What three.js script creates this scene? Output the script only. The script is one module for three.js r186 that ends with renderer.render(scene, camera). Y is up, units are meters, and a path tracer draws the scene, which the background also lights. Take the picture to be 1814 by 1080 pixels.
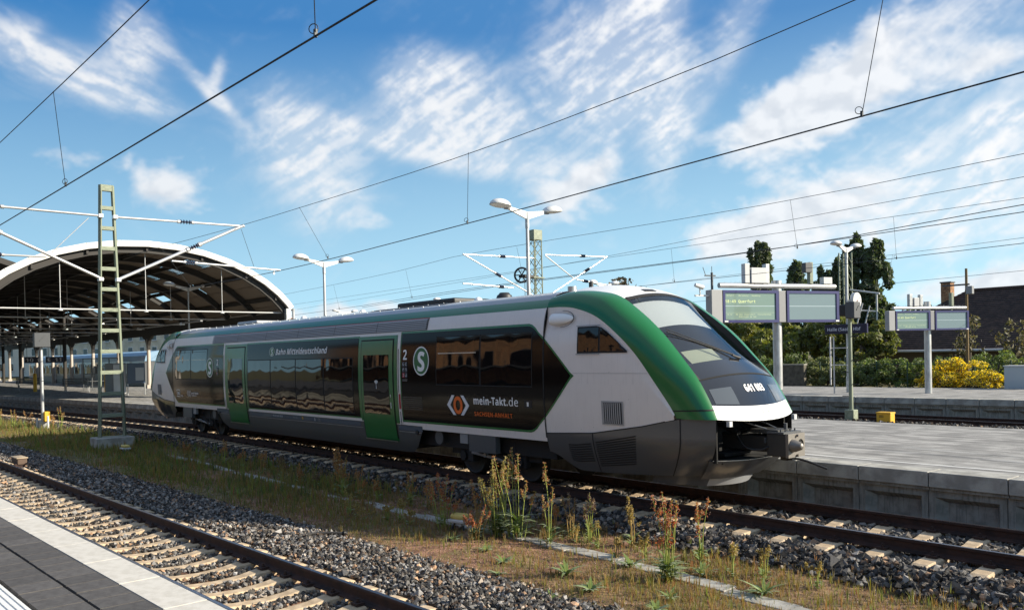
import * as THREE from 'three';
import { mergeGeometries } from 'three/addons/utils/BufferGeometryUtils.js';
import { RoundedBoxGeometry } from 'three/addons/geometries/RoundedBoxGeometry.js';

// ------------------------------------------------------------------ camera, sky, sun, exposure
const scene = new THREE.Scene();
const camera = new THREE.PerspectiveCamera(2 * Math.atan(540 / 1488.8) * 180 / Math.PI, 1814 / 1080, 0.1, 4000);
{
  const yaw = 0.86625, pitch = -0.00881, roll = -0.02076;
  const f = new THREE.Vector3(-Math.sin(yaw) * Math.cos(pitch), Math.sin(pitch), -Math.cos(yaw) * Math.cos(pitch));
  const r0 = new THREE.Vector3(Math.cos(yaw), 0, -Math.sin(yaw)), u0 = new THREE.Vector3().crossVectors(r0, f);
  const c = Math.cos(roll), s = Math.sin(roll);
  const r = r0.clone().multiplyScalar(c).addScaledVector(u0, s), u = r0.clone().multiplyScalar(-s).addScaledVector(u0, c);
  camera.matrixAutoUpdate = true;
  camera.position.set(21.344, 2.516, 11.845);
  camera.quaternion.setFromRotationMatrix(new THREE.Matrix4().makeBasis(r, u, f.clone().negate()));
  camera.setViewOffset(1814, 1080, 0, -102.9, 1814, 1080);   // risen lens: uprights stay upright
  camera.updateProjectionMatrix();
}
const EXPOSURE = 1.9, SUN = 5.0;
const sunDir = new THREE.Vector3(1.72, 1, -1.42).normalize();
const sun = new THREE.DirectionalLight(new THREE.Color(1.0, 0.90, 0.74), SUN);
sun.position.copy(sunDir).multiplyScalar(120);
sun.castShadow = true;
sun.shadow.mapSize.set(4096, 4096);
Object.assign(sun.shadow.camera, { left: -90, right: 60, top: 60, bottom: -60, near: 1, far: 320 });
scene.add(sun, sun.target);

// seeded random numbers and noise
function rng(seed) { let a = seed >>> 0; return () => { a = (a + 0x6D2B79F5) >>> 0; let t = a; t = Math.imul(t ^ (t >>> 15), t | 1); t ^= t + Math.imul(t ^ (t >>> 7), t | 61); return ((t ^ (t >>> 14)) >>> 0) / 4294967296; }; }
const hash = (x, y, s) => { let h = Math.imul(x | 0, 374761393) + Math.imul(y | 0, 668265263) + Math.imul(s | 0, 974634777); h = Math.imul(h ^ (h >>> 13), 1274126177); h ^= h >>> 16; return (h >>> 0) / 4294967296; };
function vnoise(x, y, s = 0, px = 0, py = 0) {
  const xi = Math.floor(x), yi = Math.floor(y); let fx = x - xi, fy = y - yi;
  fx = fx * fx * (3 - 2 * fx); fy = fy * fy * (3 - 2 * fy);
  const w = (a, p) => (p ? ((a % p) + p) % p : a);
  const x0 = w(xi, px), x1 = w(xi + 1, px), y0 = w(yi, py), y1 = w(yi + 1, py);
  const a = hash(x0, y0, s), b = hash(x1, y0, s), c = hash(x0, y1, s), d = hash(x1, y1, s);
  return a + (b - a) * fx + (c - a) * fy + (a - b - c + d) * fx * fy;
}
function fbm(x, y, oct, s = 0, p = 0, gain = 0.53) { let v = 0, a = 0.5, t = 0, k = 1; for (let i = 0; i < oct; i++) { v += a * vnoise(x * k, y * k, s + i * 17, p * k, p * k); t += a; a *= gain; k *= 2; } return v / t; }
const clamp = (x, a = 0, b = 1) => Math.min(b, Math.max(a, x)), lerp = (a, b, t) => a + (b - a) * t;
const sstep = (a, b, x) => { const t = clamp((x - a) / (b - a)); return t * t * (3 - 2 * t); };
const DEG = Math.PI / 180;

// the sky: clear air, wind-drawn cirrus and a few heaps of cumulus, computed for every direction
{
  const W = 4096, H = 2048, data = new Float32Array(W * H * 4);
  // cloud banks: azimuth, elevation, half-width, half-height (degrees), turn, strength, 0 cirrus / 1 heap
  const banks = [
    [-167.2, 17.4, 4.6, 1.15, -20, 1.0, 0], [-163.3, 19.4, 1.6, 1.3, -25, 1.0, 0], [-159.2, 17.0, 1.9, 0.35, -42, 0.75, 0], [-158.6, 17.8, 0.35, 1.0, -18, 0.6, 0],
    [-153.6, 14.2, 2.6, 3.0, 25, 0.70, 0], [-152.0, 11.2, 2.6, 2.6, 0, 0.55, 0], [-150.5, 15.0, 4.5, 0.5, -14, 0.55, 0],
    [-144.6, 17.2, 3.0, 2.1, -18, 1.15, 0], [-141.6, 15.2, 2.6, 1.9, -12, 0.95, 0], [-143.6, 16.6, 2.2, 1.4, -18, 0.5, 1], [-145.5, 14.2, 2.6, 1.0, -10, 0.7, 0],
    [-161.8, 10.8, 2.3, 1.5, 0, 0.8, 1], [-168.0, 12.2, 2.2, 0.6, 0, 0.55, 1], [-149.0, 9.6, 1.6, 1.0, 0, 0.5, 1],
    [-134.0, 18.8, 3.4, 4.0, 38, 0.80, 0], [-130.6, 20.6, 2.0, 5.0, -28, 0.8, 0], [-128.7, 15.2, 1.1, 3.6, -8, 0.7, 0], [-124.5, 19.8, 1.2, 4.5, -34, 0.6, 0],
    [-135.2, 11.2, 3.2, 1.6, 24, 0.95, 1], [-137.6, 12.6, 3.4, 0.8, 0, 0.6, 0],
    [-117.2, 16.4, 4.8, 2.2, 24, 1.15, 1], [-121.5, 14.6, 3.2, 1.3, 15, 0.85, 1], [-110.0, 16.2, 1.7, 0.9, 20, 0.95, 1], [-112.5, 18.4, 5.0, 2.0, 10, 0.75, 0],
    [-111.0, 11.5, 6.0, 3.0, 12, 0.8, 0], [-119.8, 8.9, 4.6, 1.7, 14, 1.05, 1], [-124.2, 7.3, 3.2, 1.2, 0, 0.8, 1], [-113.0, 7.5, 6.0, 2.0, 6, 0.7, 0],
    [-151.2, 3.0, 4.2, 0.75, 0, 1.0, 1], [-110.0, 3.6, 5.5, 0.8, 4, 1.0, 1], [-128.0, 4.4, 6.0, 0.9, 0, 0.5, 0], [-100, 5, 6, 2, 0, 0.9, 1], [-178, 4, 6, 1.4, 0, 0.8, 1],
    [-92, 14, 7, 3, 20, 0.8, 0], [-184, 14, 7, 3, -20, 0.8, 0], [-70, 8, 8, 3, 0, 0.8, 1], [-30, 12, 9, 3, 15, 0.7, 0], [20, 9, 9, 3, 0, 0.8, 1], [70, 14, 9, 4, -15, 0.8, 0], [110, 7, 8, 2.5, 0, 0.8, 1], [150, 15, 8, 4, 20, 0.7, 0],
  ].map(([a, e, w, h, t, k, m]) => ({ a, e, w, h, c: Math.cos(t * DEG), s: Math.sin(t * DEG), k, m, r2: 7.5 * Math.max(w, h) ** 2 }));
  const sunAz = Math.atan2(sunDir.z, sunDir.x), sunEl = Math.asin(sunDir.y);
  for (let j = 0; j < H; j++) {
    const el = ((j + 0.5) / H - 0.5) * 180;
    for (let i = 0; i < W; i++) {
      const o = (j * W + i) * 4;
      data[o + 3] = 1;
      if (el <= 0) { data[o] = 0.11; data[o + 1] = 0.105; data[o + 2] = 0.095; continue; }
      const az = ((i + 0.5) / W - 0.5) * 360;
      if ((az > -96 || el > 40) && ((i & 3) || (j & 3)) && ((j & ~3) + 0.5) / H > 0.5) { const q = ((j & ~3) * W + (i & ~3)) * 4; data[o] = data[q]; data[o + 1] = data[q + 1]; data[o + 2] = data[q + 2]; continue; }   // coarser where the air is smooth
      const g = Math.acos(clamp(Math.sin(el * DEG) * Math.sin(sunEl) + Math.cos(el * DEG) * Math.cos(sunEl) * Math.cos(az * DEG - sunAz), -1, 1));
      // clear air
      const t = Math.pow(clamp(el / 21), 0.92), toSun = Math.pow(clamp(1 - g / 2.5), 1.15);
      let r = lerp(0.50, 0.022, t), gg = lerp(0.84, 0.195, t), b = lerp(1.0, 0.52, t);
      const hz = 1 - t * 0.55;
      r += toSun * 0.40 * hz; gg += toSun * 0.46 * hz; b += toSun * 0.38 * hz;
      if (el > 21) { const k = clamp((el - 21) / 60); r *= 1 - 0.4 * k; gg *= 1 - 0.4 * k; b *= 1 - 0.3 * k; }
      // clouds
      let ci = 0, cu = 0;
      for (const q of banks) {
        let da = az - q.a; if (da > 180) da -= 360; else if (da < -180) da += 360;
        const de = el - q.e; if (da * da + de * de > q.r2) continue;
        const x = (da * q.c + de * q.s) / q.w, y = (-da * q.s + de * q.c) / q.h, w = q.k * Math.exp(-0.5 * (x * x + y * y) * 1.15);
        if (q.m) cu += w; else ci += w;
      }
      let dens = 0, shade = 0;
      if (el < 40) {
        const wx = fbm(az * 0.22, el * 0.22, 3, 5) * 5, wy = fbm(az * 0.22 + 40, el * 0.22, 3, 9) * 5;
        // ice cloud: soft sheets combed into fibres, whose lie turns along the sky
        const comb = (th, seed) => { const A0 = az + 145, al = A0 * Math.cos(th) + el * Math.sin(th), ac = el * Math.cos(th) - A0 * Math.sin(th); return 0.66 * fbm(al * 0.30 + wx * 0.18, ac * 1.6 + wy * 0.30, 6, seed, 0, 0.68) + 0.34 * fbm(az * 1.3 + wx * 0.3, el * 1.9 + wy * 0.3, 5, seed + 9, 0, 0.66); };
        const n = fbm(az * 0.42 + wx * 0.5, el * 0.62 + wy * 0.5, 5, 31), k = sstep(-161, -156, az), fib = k <= 0 ? comb(-0.38, 57) : k >= 1 ? comb(0.55, 87) : lerp(comb(-0.38, 57), comb(0.55, 87), k);
        const m = sstep(0.12, 1.1, ci * 1.1 + (n - 0.5) * 0.75 * (0.25 + ci));
        dens = m * (0.40 + 0.60 * sstep(0.36, 0.65, fib)) * 0.92 + 0.16 * sstep(0.45, 0.75, n) * sstep(0.40, 0.75, fib) * (0.4 + sstep(-150, -110, az));
        if (cu > 0.06) {
          const n1 = fbm(az * 0.6 + wx * 0.25, el * 0.95 + wy * 0.25, 6, 77, 0, 0.6), c2 = cu * 1.0 + (n1 - 0.5) * 1.0;
          const d2 = sstep(0.30, 0.95, c2) * 0.95;
          const n2 = fbm(az * 0.6 + wx * 0.25 + 0.3, (el + 0.55) * 0.95 + wy * 0.25, 4, 77);
          shade = d2 * clamp((n2 - n1) * 1.4 + 0.20, 0, 0.5);
          dens = 1 - (1 - dens) * (1 - d2 * 0.93);
        }
      }
      const lit = 0.88 + 0.20 * toSun, cr = lit * (1 - 0.42 * shade), cg = lit * 1.015 * (1 - 0.37 * shade), cb = lit * 1.04 * (1 - 0.30 * shade);
      dens = clamp(Math.max(dens, 0.32 * sstep(22, 40, el)));   // a thin veil of ice cloud higher up
      data[o] = lerp(r, cr, dens) / EXPOSURE; data[o + 1] = lerp(gg, cg, dens) / EXPOSURE; data[o + 2] = lerp(b, cb, dens) / EXPOSURE;
    }
  }
  const sky = new THREE.DataTexture(data, W, H, THREE.RGBAFormat, THREE.FloatType);
  sky.mapping = THREE.EquirectangularReflectionMapping;
  sky.magFilter = sky.minFilter = THREE.LinearFilter;
  sky.needsUpdate = true;
  scene.background = sky;
  scene.environment = sky;
}

const renderer = new THREE.WebGLRenderer({ antialias: true });
renderer.toneMapping = THREE.LinearToneMapping;
renderer.toneMappingExposure = EXPOSURE;
renderer.shadowMap.enabled = true;

// ------------------------------------------------------------------ helpers
const used = new Map();
function numbered(name) { const n = used.get(name) ?? 0; used.set(name, n + 1); return n ? `${name}_${String(n).padStart(3, '0')}` : name; }
function thing(name, label, category, pos = [0, 0, 0], turn = 0, group) {
  const o = new THREE.Group(); o.name = numbered(name); o.position.set(...pos); o.rotation.y = turn;
  o.userData = { label, category }; if (group) o.userData.group = group;
  scene.add(o); return o;
}
function structure(name, label) { const o = new THREE.Group(); o.name = numbered(name); o.userData = { kind: 'structure', label }; scene.add(o); return o; }
function mesh(name, geo, mat, parent, label) { const m = new THREE.Mesh(geo, mat); m.name = name; m.castShadow = m.receiveShadow = true; if (label) m.userData.label = label; if (parent) parent.add(m); return m; }
function copyOf(o, pos, turn, label) { const c = o.clone(); c.name = numbered(o.name.replace(/_\d{3}$/, '')); c.userData = { ...o.userData }; if (label) c.userData.label = label; c.position.set(...pos); if (turn !== undefined) c.rotation.y = turn; scene.add(c); return c; }
const V = (x, y, z) => new THREE.Vector3(x, y, z);
function at(geo, x = 0, y = 0, z = 0, rx = 0, ry = 0, rz = 0) { geo.applyMatrix4(new THREE.Matrix4().compose(V(x, y, z), new THREE.Quaternion().setFromEuler(new THREE.Euler(rx, ry, rz)), V(1, 1, 1))); return geo; }
const box = (w, h, d, x = 0, y = 0, z = 0, rx = 0, ry = 0, rz = 0) => at(new THREE.BoxGeometry(w, h, d), x, y, z, rx, ry, rz);
const rbox = (w, h, d, r, x = 0, y = 0, z = 0, rx = 0, ry = 0, rz = 0) => at(new RoundedBoxGeometry(w, h, d, 2, Math.min(r, w / 2.01, h / 2.01, d / 2.01)), x, y, z, rx, ry, rz);
const cyl = (r0, r1, h, n, x = 0, y = 0, z = 0, rx = 0, ry = 0, rz = 0) => at(new THREE.CylinderGeometry(r0, r1, h, n), x, y, z, rx, ry, rz);
function rod(a, b, r0, r1 = r0, n = 8) {
  const d = new THREE.Vector3().subVectors(b, a), L = d.length(), g = new THREE.CylinderGeometry(r1, r0, L, n, 1);
  g.applyMatrix4(new THREE.Matrix4().compose(a.clone().addScaledVector(d, 0.5), new THREE.Quaternion().setFromUnitVectors(V(0, 1, 0), d.normalize()), V(1, 1, 1)));
  return g;
}
const plain = (g) => { const n = g.index ? g.toNonIndexed() : g; for (const k of Object.keys(n.attributes)) if (!['position', 'normal', 'uv'].includes(k)) n.deleteAttribute(k); return n; };
const merge = (list) => mergeGeometries(list.map(plain), false);
function wire(pts, r, seg = 1) { return new THREE.TubeGeometry(new THREE.CatmullRomCurve3(pts), Math.max(1, seg), r, 5, false); }
// a sheet from a function of (u, v)
function sheet(nu, nv, fn, uvf) {
  const p = [], uv = [], ix = [];
  for (let j = 0; j <= nv; j++) for (let i = 0; i <= nu; i++) { const q = fn(i / nu, j / nv); p.push(q[0], q[1], q[2]); const t = uvf ? uvf(q, i / nu, j / nv) : [i / nu, j / nv]; uv.push(t[0], t[1]); }
  for (let j = 0; j < nv; j++) for (let i = 0; i < nu; i++) { const a = j * (nu + 1) + i, b = a + 1, c = a + nu + 1, d = c + 1; ix.push(a, b, d, a, d, c); }
  const g = new THREE.BufferGeometry();
  g.setAttribute('position', new THREE.Float32BufferAttribute(p, 3)); g.setAttribute('uv', new THREE.Float32BufferAttribute(uv, 2)); g.setIndex(ix); g.computeVertexNormals();
  return g;
}
// a closed profile [[a, b], ...] carried along a path; frame: side vector and up vector at each point
function sweep(path, profile, closed = true) {
  const p = [], ix = [], n = profile.length, uv = [];
  let run = 0;
  path.forEach((q, i) => {
    const t = new THREE.Vector3().subVectors(path[Math.min(i + 1, path.length - 1)], path[Math.max(i - 1, 0)]).normalize();
    const s = new THREE.Vector3().crossVectors(t, V(0, 1, 0)).normalize(), u = new THREE.Vector3().crossVectors(s, t);
    if (i) run += q.distanceTo(path[i - 1]);
    let round = 0;
    profile.forEach(([a, b], k) => { if (k) round += Math.hypot(a - profile[k - 1][0], b - profile[k - 1][1]); p.push(q.x + s.x * a + u.x * b, q.y + s.y * a + u.y * b, q.z + s.z * a + u.z * b); uv.push(run, round); });
  });
  const m = closed ? n : n - 1;
  for (let i = 0; i + 1 < path.length; i++) for (let k = 0; k < m; k++) { const a = i * n + k, b = i * n + (k + 1) % n, c = a + n, d = b + n; ix.push(a, c, b, b, c, d); }
  if (closed) { const last = (path.length - 1) * n; for (let k = 1; k + 1 < n; k++) { ix.push(0, k, k + 1); ix.push(last, last + k + 1, last + k); } }
  const g = new THREE.BufferGeometry(); g.setAttribute('position', new THREE.Float32BufferAttribute(p, 3)); g.setAttribute('uv', new THREE.Float32BufferAttribute(uv, 2)); g.setIndex(ix);
  const flat = g.toNonIndexed(); flat.computeVertexNormals(); return flat;
}
// a box-mapped uv in metres
function metric(g, k = 1) {
  const q = g.index ? g.toNonIndexed() : g; const p = q.attributes.position, n = q.attributes.normal ?? (q.computeVertexNormals(), q.attributes.normal), uv = new Float32Array(p.count * 2);
  for (let i = 0; i < p.count; i++) {
    const ax = Math.abs(n.getX(i)), ay = Math.abs(n.getY(i)), az = Math.abs(n.getZ(i));
    const [u, v] = ay >= ax && ay >= az ? [p.getX(i), p.getZ(i)] : ax >= az ? [p.getZ(i), p.getY(i)] : [p.getX(i), p.getY(i)];
    uv[i * 2] = u * k; uv[i * 2 + 1] = v * k;
  }
  q.setAttribute('uv', new THREE.BufferAttribute(uv, 2)); return q;
}
function outline(pts, depth, bevel = 0) { const s = new THREE.Shape(pts.map(([x, y]) => new THREE.Vector2(x, y))); return new THREE.ExtrudeGeometry(s, { depth, bevelEnabled: bevel > 0, bevelSize: bevel, bevelThickness: bevel, bevelSegments: 1 }); }

// ------------------------------------------------------------------ textures and materials
function tex(n, fn, srgb = true, rep = 1) {
  const d = new Uint8Array(n * n * 4);
  for (let j = 0; j < n; j++) for (let i = 0; i < n; i++) { const c = fn(i / n, j / n), o = (j * n + i) * 4; d[o] = clamp(c[0]) * 255; d[o + 1] = clamp(c[1]) * 255; d[o + 2] = clamp(c[2]) * 255; d[o + 3] = 255; }
  const t = new THREE.DataTexture(d, n, n, THREE.RGBAFormat); t.wrapS = t.wrapT = THREE.RepeatWrapping; t.magFilter = THREE.LinearFilter; t.minFilter = THREE.LinearMipmapLinearFilter; t.generateMipmaps = true;
  if (srgb) t.colorSpace = THREE.SRGBColorSpace; t.repeat.set(rep, rep); t.needsUpdate = true; return t;
}
const lin2s = (c) => (c <= 0.0031308 ? c * 12.92 : 1.055 * Math.pow(c, 1 / 2.4) - 0.055);
const S3 = (a) => a.map(lin2s);
const mix3 = (a, b, t) => [lerp(a[0], b[0], t), lerp(a[1], b[1], t), lerp(a[2], b[2], t)];
const col = (r, g, b) => new THREE.Color().setRGB(r, g, b);
const std = (c, roughness, o = {}) => new THREE.MeshStandardMaterial({ color: col(...c), roughness, ...o });
const phys = (c, roughness, o = {}) => new THREE.MeshPhysicalMaterial({ color: col(...c), roughness, ...o });
// mottled: two tones, coarse blotches and fine grain
function mottled(n, a, b, scale, grain, seed, extra) {
  return tex(n, (u, v) => { const f = fbm(u * scale, v * scale, 5, seed, scale), g = hash(u * n | 0, v * n | 0, seed + 3) - 0.5; let c = mix3(a, b, sstep(0.25, 0.75, f)); c = c.map((x) => x * (1 + grain * g)); if (extra) c = extra(c, u, v); return S3(c); });
}
const grainTex = (n, scale, seed) => tex(n, (u, v) => { const f = 0.55 * fbm(u * scale, v * scale, 5, seed, scale) + 0.45 * hash(u * n | 0, v * n | 0, seed); return [f, f, f]; }, false);
const bumpFine = grainTex(256, 16, 4);
const T = {
  concrete: mottled(512, [0.25, 0.24, 0.215], [0.40, 0.39, 0.35], 6, 0.25, 11),
  wall: mottled(512, [0.20, 0.19, 0.165], [0.35, 0.335, 0.29], 6, 0.22, 12, (c, u, v) => { const s = sstep(0.56, 0.8, fbm(u * 40, v * 3, 3, 40, 0)); return c.map((x) => x * (1 - 0.35 * s)); }),
  sleeper: mottled(256, [0.40, 0.30, 0.19], [0.57, 0.445, 0.30], 8, 0.25, 13),
  stripe: mottled(512, [0.49, 0.465, 0.41], [0.57, 0.545, 0.49], 14, 0.22, 14),
  paver: mottled(512, [0.062, 0.058, 0.056], [0.088, 0.084, 0.081], 24, 0.5, 15),
  asphalt: mottled(1024, [0.205, 0.20, 0.19], [0.32, 0.312, 0.295], 9, 0.3, 16, (c, u, v) => { const s = fbm(u * 4, v * 60, 4, 90, 0), l = sstep(0.60, 0.72, fbm(u * 3, v * 150, 2, 95, 0)); const w = sstep(0.62, 0.75, fbm(u * 2, v * 120, 2, 99, 0)); return c.map((x) => x * (0.50 + 0.95 * s) * (1 - 0.5 * l) * (1 + 0.35 * w)); }),
  rust: mottled(256, [0.014, 0.007, 0.006], [0.045, 0.019, 0.013], 8, 0.35, 17),
  steelGreen: mottled(256, [0.17, 0.20, 0.14], [0.26, 0.29, 0.21], 8, 0.12, 18),
  zinc: mottled(256, [0.36, 0.37, 0.37], [0.54, 0.55, 0.55], 10, 0.14, 19),
  ground: mottled(1024, [0.12, 0.058, 0.034], [0.29, 0.155, 0.095], 22, 0.75, 20, (c, u, v) => { const m = sstep(0.53, 0.70, fbm(u * 9, v * 9, 5, 71, 9)); const y = hash(u * 1024 | 0, v * 1024 | 0, 8) > 0.93 ? 1.5 : 1; return mix3(c.map((x) => x * y), [0.13, 0.115, 0.04], 0.55 * m); }),
  bark: mottled(256, [0.05, 0.04, 0.03], [0.12, 0.10, 0.075], 10, 0.3, 21),
  tile: mottled(256, [0.024, 0.013, 0.010], [0.062, 0.036, 0.027], 10, 0.3, 22),
  plaster: mottled(256, [0.50, 0.47, 0.36], [0.62, 0.58, 0.46], 6, 0.08, 23),
  brick: mottled(256, [0.20, 0.10, 0.05], [0.36, 0.20, 0.10], 10, 0.25, 24),
};
const M = {
  concrete: std([1, 1, 1], 0.9, { map: T.concrete, bumpMap: bumpFine, bumpScale: 0.004 }),
  wall: std([1, 1, 1], 0.92, { map: T.wall, bumpMap: bumpFine, bumpScale: 0.004 }),
  sleeper: std([1, 1, 1], 0.9, { map: T.sleeper, bumpMap: bumpFine, bumpScale: 0.004 }),
  stripe: std([1, 1, 1], 0.85, { map: T.stripe, bumpMap: bumpFine, bumpScale: 0.002 }),
  paver: std([1, 1, 1], 0.85, { map: T.paver, bumpMap: bumpFine, bumpScale: 0.003 }),
  asphalt: std([1, 1, 1], 0.9, { map: T.asphalt, bumpMap: bumpFine, bumpScale: 0.003 }),
  rust: std([1, 1, 1], 0.8, { map: T.rust, bumpMap: bumpFine, bumpScale: 0.002 }),
  railTop: std([0.40, 0.36, 0.36], 0.28, { metalness: 1 }),
  greenSteel: std([1, 1, 1], 0.6, { map: T.steelGreen }),
  zinc: std([1, 1, 1], 0.42, { map: T.zinc, metalness: 0.55 }),
  tube: std([0.62, 0.62, 0.61], 0.35, { metalness: 0.6 }),
  ceramic: phys([0.045, 0.05, 0.08], 0.2, { clearcoat: 0.6 }),
  wire: std([0.035, 0.04, 0.045], 0.5, { metalness: 0.5 }),
  lampWhite: phys([0.66, 0.66, 0.64], 0.35, { clearcoat: 0.4 }),
  lampGlass: phys([0.75, 0.75, 0.72], 0.4, {}),
  black: std([0.012, 0.012, 0.013], 0.55),
  blackGap: std([0.006, 0.006, 0.006], 0.8),
  bark: std([1, 1, 1], 0.95, { map: T.bark }),
  plaster: std([1, 1, 1], 0.9, { map: T.plaster }),
  darkGrey: std([0.06, 0.065, 0.07], 0.5),
  midGrey: std([0.22, 0.225, 0.23], 0.5),
  lightGrey: std([0.50, 0.51, 0.51], 0.5),
  yellow: std([0.62, 0.36, 0.025], 0.55),
  paleYellow: std([0.62, 0.48, 0.14], 0.6),
  navy: std([0.010, 0.012, 0.055], 0.4),
  white: std([0.70, 0.70, 0.67], 0.5),
};
// ------------------------------------------------------------------ the lie of the land (y = 0 is the top of the rails under the railcar)
const bend = (x) => { const d = Math.max(0, -9 - x); return 0.1 * d * d / (d + 3); };
const NA = 0.037, zNear = (x) => 7.179 - 0.037 * x;               // far rail of the near track
const troughZ = (x) => 3.05 + 0.05 * Math.pow(Math.max(0, x - 12.5), 1.4) + 0.06 * Math.sin(x * 0.35);
function groundY(x, z) {
  const zt = z - bend(x), zn = z - zNear(x), n = (fbm(x * 0.9, z * 0.9, 3, 61) - 0.5) * 0.07;
  if (zn > 2.2) return -0.85;
  if (z < -30.2) return 0.42 + n * 2;
  if (z < -28.6) return lerp(-0.35, 0.42, (-28.6 - z) / 1.6);
  if (zt < 1.4) return -0.27;
  if (zt < 1.85) return lerp(-0.27, -0.43, (zt - 1.4) / 0.45) + n * 0.4;
  if (zn < -1.95) return -0.43 + n;
  if (zn < -1.6) return lerp(-0.43, -0.485, (zn + 1.95) / 0.35);
  return -0.49;
}
{
  const xs = [], zs = [];
  const span = (a, A, B, step) => { for (let v = A; v < B - 1e-6; v += step) a.push(v); };
  xs.push(-2500, -900, -400, -200); span(xs, -120, -30, 6); span(xs, -30, 2, 0.8); span(xs, 2, 20, 0.22); xs.push(20, 24, 30, 45, 90, 300, 900, 2500);
  zs.push(-2500, -900, -400, -200, -120, -80, -60, -45, -36, -32); span(zs, -30.6, -28, 0.4); zs.push(-24, -18, -12, -6, -3, -1.5, 0, 1); span(zs, 1.4, 6.4, 0.12); span(zs, 6.4, 12, 0.5); zs.push(14, 20, 40, 90, 300, 900, 2500);
  const p = [], uv = [], c = [], ix = [];
  for (const z of zs) for (const x of xs) {
    p.push(x, groundY(x, z), z); uv.push(x / 2.7, z / 2.7);
    const green = sstep(0.45, 0.62, fbm(x * 0.35 + 9, z * 0.5, 4, 63)) * (x < 4 ? 1 : 0.45) + (x < -2 ? 0.45 : 0), far = z < -28 || Math.abs(x) > 60 ? 1 : 0;
    const k = far ? 0 : clamp(green), t = 0.85 + 0.3 * fbm(x * 1.3, z * 1.3, 3, 65);
    c.push(...(far ? [0.55, 0.85, 0.45] : [lerp(1, 0.62, k) * t, lerp(1, 0.95, k) * t, lerp(1, 0.6, k) * t]));
  }
  const n = xs.length;
  for (let j = 0; j + 1 < zs.length; j++) for (let i = 0; i + 1 < n; i++) { const a = j * n + i; ix.push(a, a + n, a + 1, a + 1, a + n, a + n + 1); }
  const g = new THREE.BufferGeometry(); g.setAttribute('position', new THREE.Float32BufferAttribute(p, 3)); g.setAttribute('uv', new THREE.Float32BufferAttribute(uv, 2)); g.setAttribute('color', new THREE.Float32BufferAttribute(c, 3)); g.setIndex(ix); g.computeVertexNormals();
  const m = mesh('ground', g, std([1, 1, 1], 0.95, { map: T.ground, bumpMap: bumpFine, bumpScale: 0.012, vertexColors: true }), scene); m.userData = { kind: 'structure', label: 'reddish gravelly ground between the tracks' };
}

// ------------------------------------------------------------------ tracks
const railProfile = [[-0.075, 0], [-0.075, 0.012], [-0.02, 0.03], [-0.009, 0.045], [-0.009, 0.125], [-0.036, 0.138], [-0.036, 0.165], [-0.03, 0.172], [0.03, 0.172], [0.036, 0.165], [0.036, 0.138], [0.009, 0.125], [0.009, 0.045], [0.02, 0.03], [0.075, 0.012], [0.075, 0]].map(([a, b]) => [a, b - 0.172]);
const sleeperGeo = (() => {   // concrete sleeper: raised under the rails, waisted in the middle; origin at the rail seat
  const st = [[-1.3, -0.03, 0.10], [-1.22, 0.0, 0.115], [-0.95, 0.012, 0.12], [-0.55, 0.012, 0.12], [-0.32, -0.02, 0.105], [0, -0.035, 0.10], [0.32, -0.02, 0.105], [0.55, 0.012, 0.12], [0.95, 0.012, 0.12], [1.22, 0.0, 0.115], [1.3, -0.03, 0.10]];
  const pos = [], ix = [];
  for (const [z, h, w] of st) pos.push(-w - 0.03, -0.19, z, -w, h - 0.02, z, -w + 0.02, h, z, w - 0.02, h, z, w, h - 0.02, z, w + 0.03, -0.19, z);
  for (let i = 0; i + 1 < st.length; i++) for (let k = 0; k < 5; k++) { const a = i * 6 + k, b = a + 1, c = a + 6, d = c + 1; ix.push(a, c, b, b, c, d); }
  const e = (st.length - 1) * 6; for (let k = 1; k < 5; k++) { ix.push(0, k, k + 1); ix.push(e, e + k + 1, e + k); }
  const g = new THREE.BufferGeometry(); g.setAttribute('position', new THREE.Float32BufferAttribute(pos, 3)); g.setIndex(ix);
  const f = g.toNonIndexed(); f.computeVertexNormals(); return metric(f, 1.4);
})();
const clipGeo = merge([box(0.13, 0.035, 0.11, 0, 0.02, 0), cyl(0.018, 0.018, 0.06, 6, 0, 0.055, 0), cyl(0.03, 0.03, 0.02, 6, 0, 0.05, 0)]);
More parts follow.
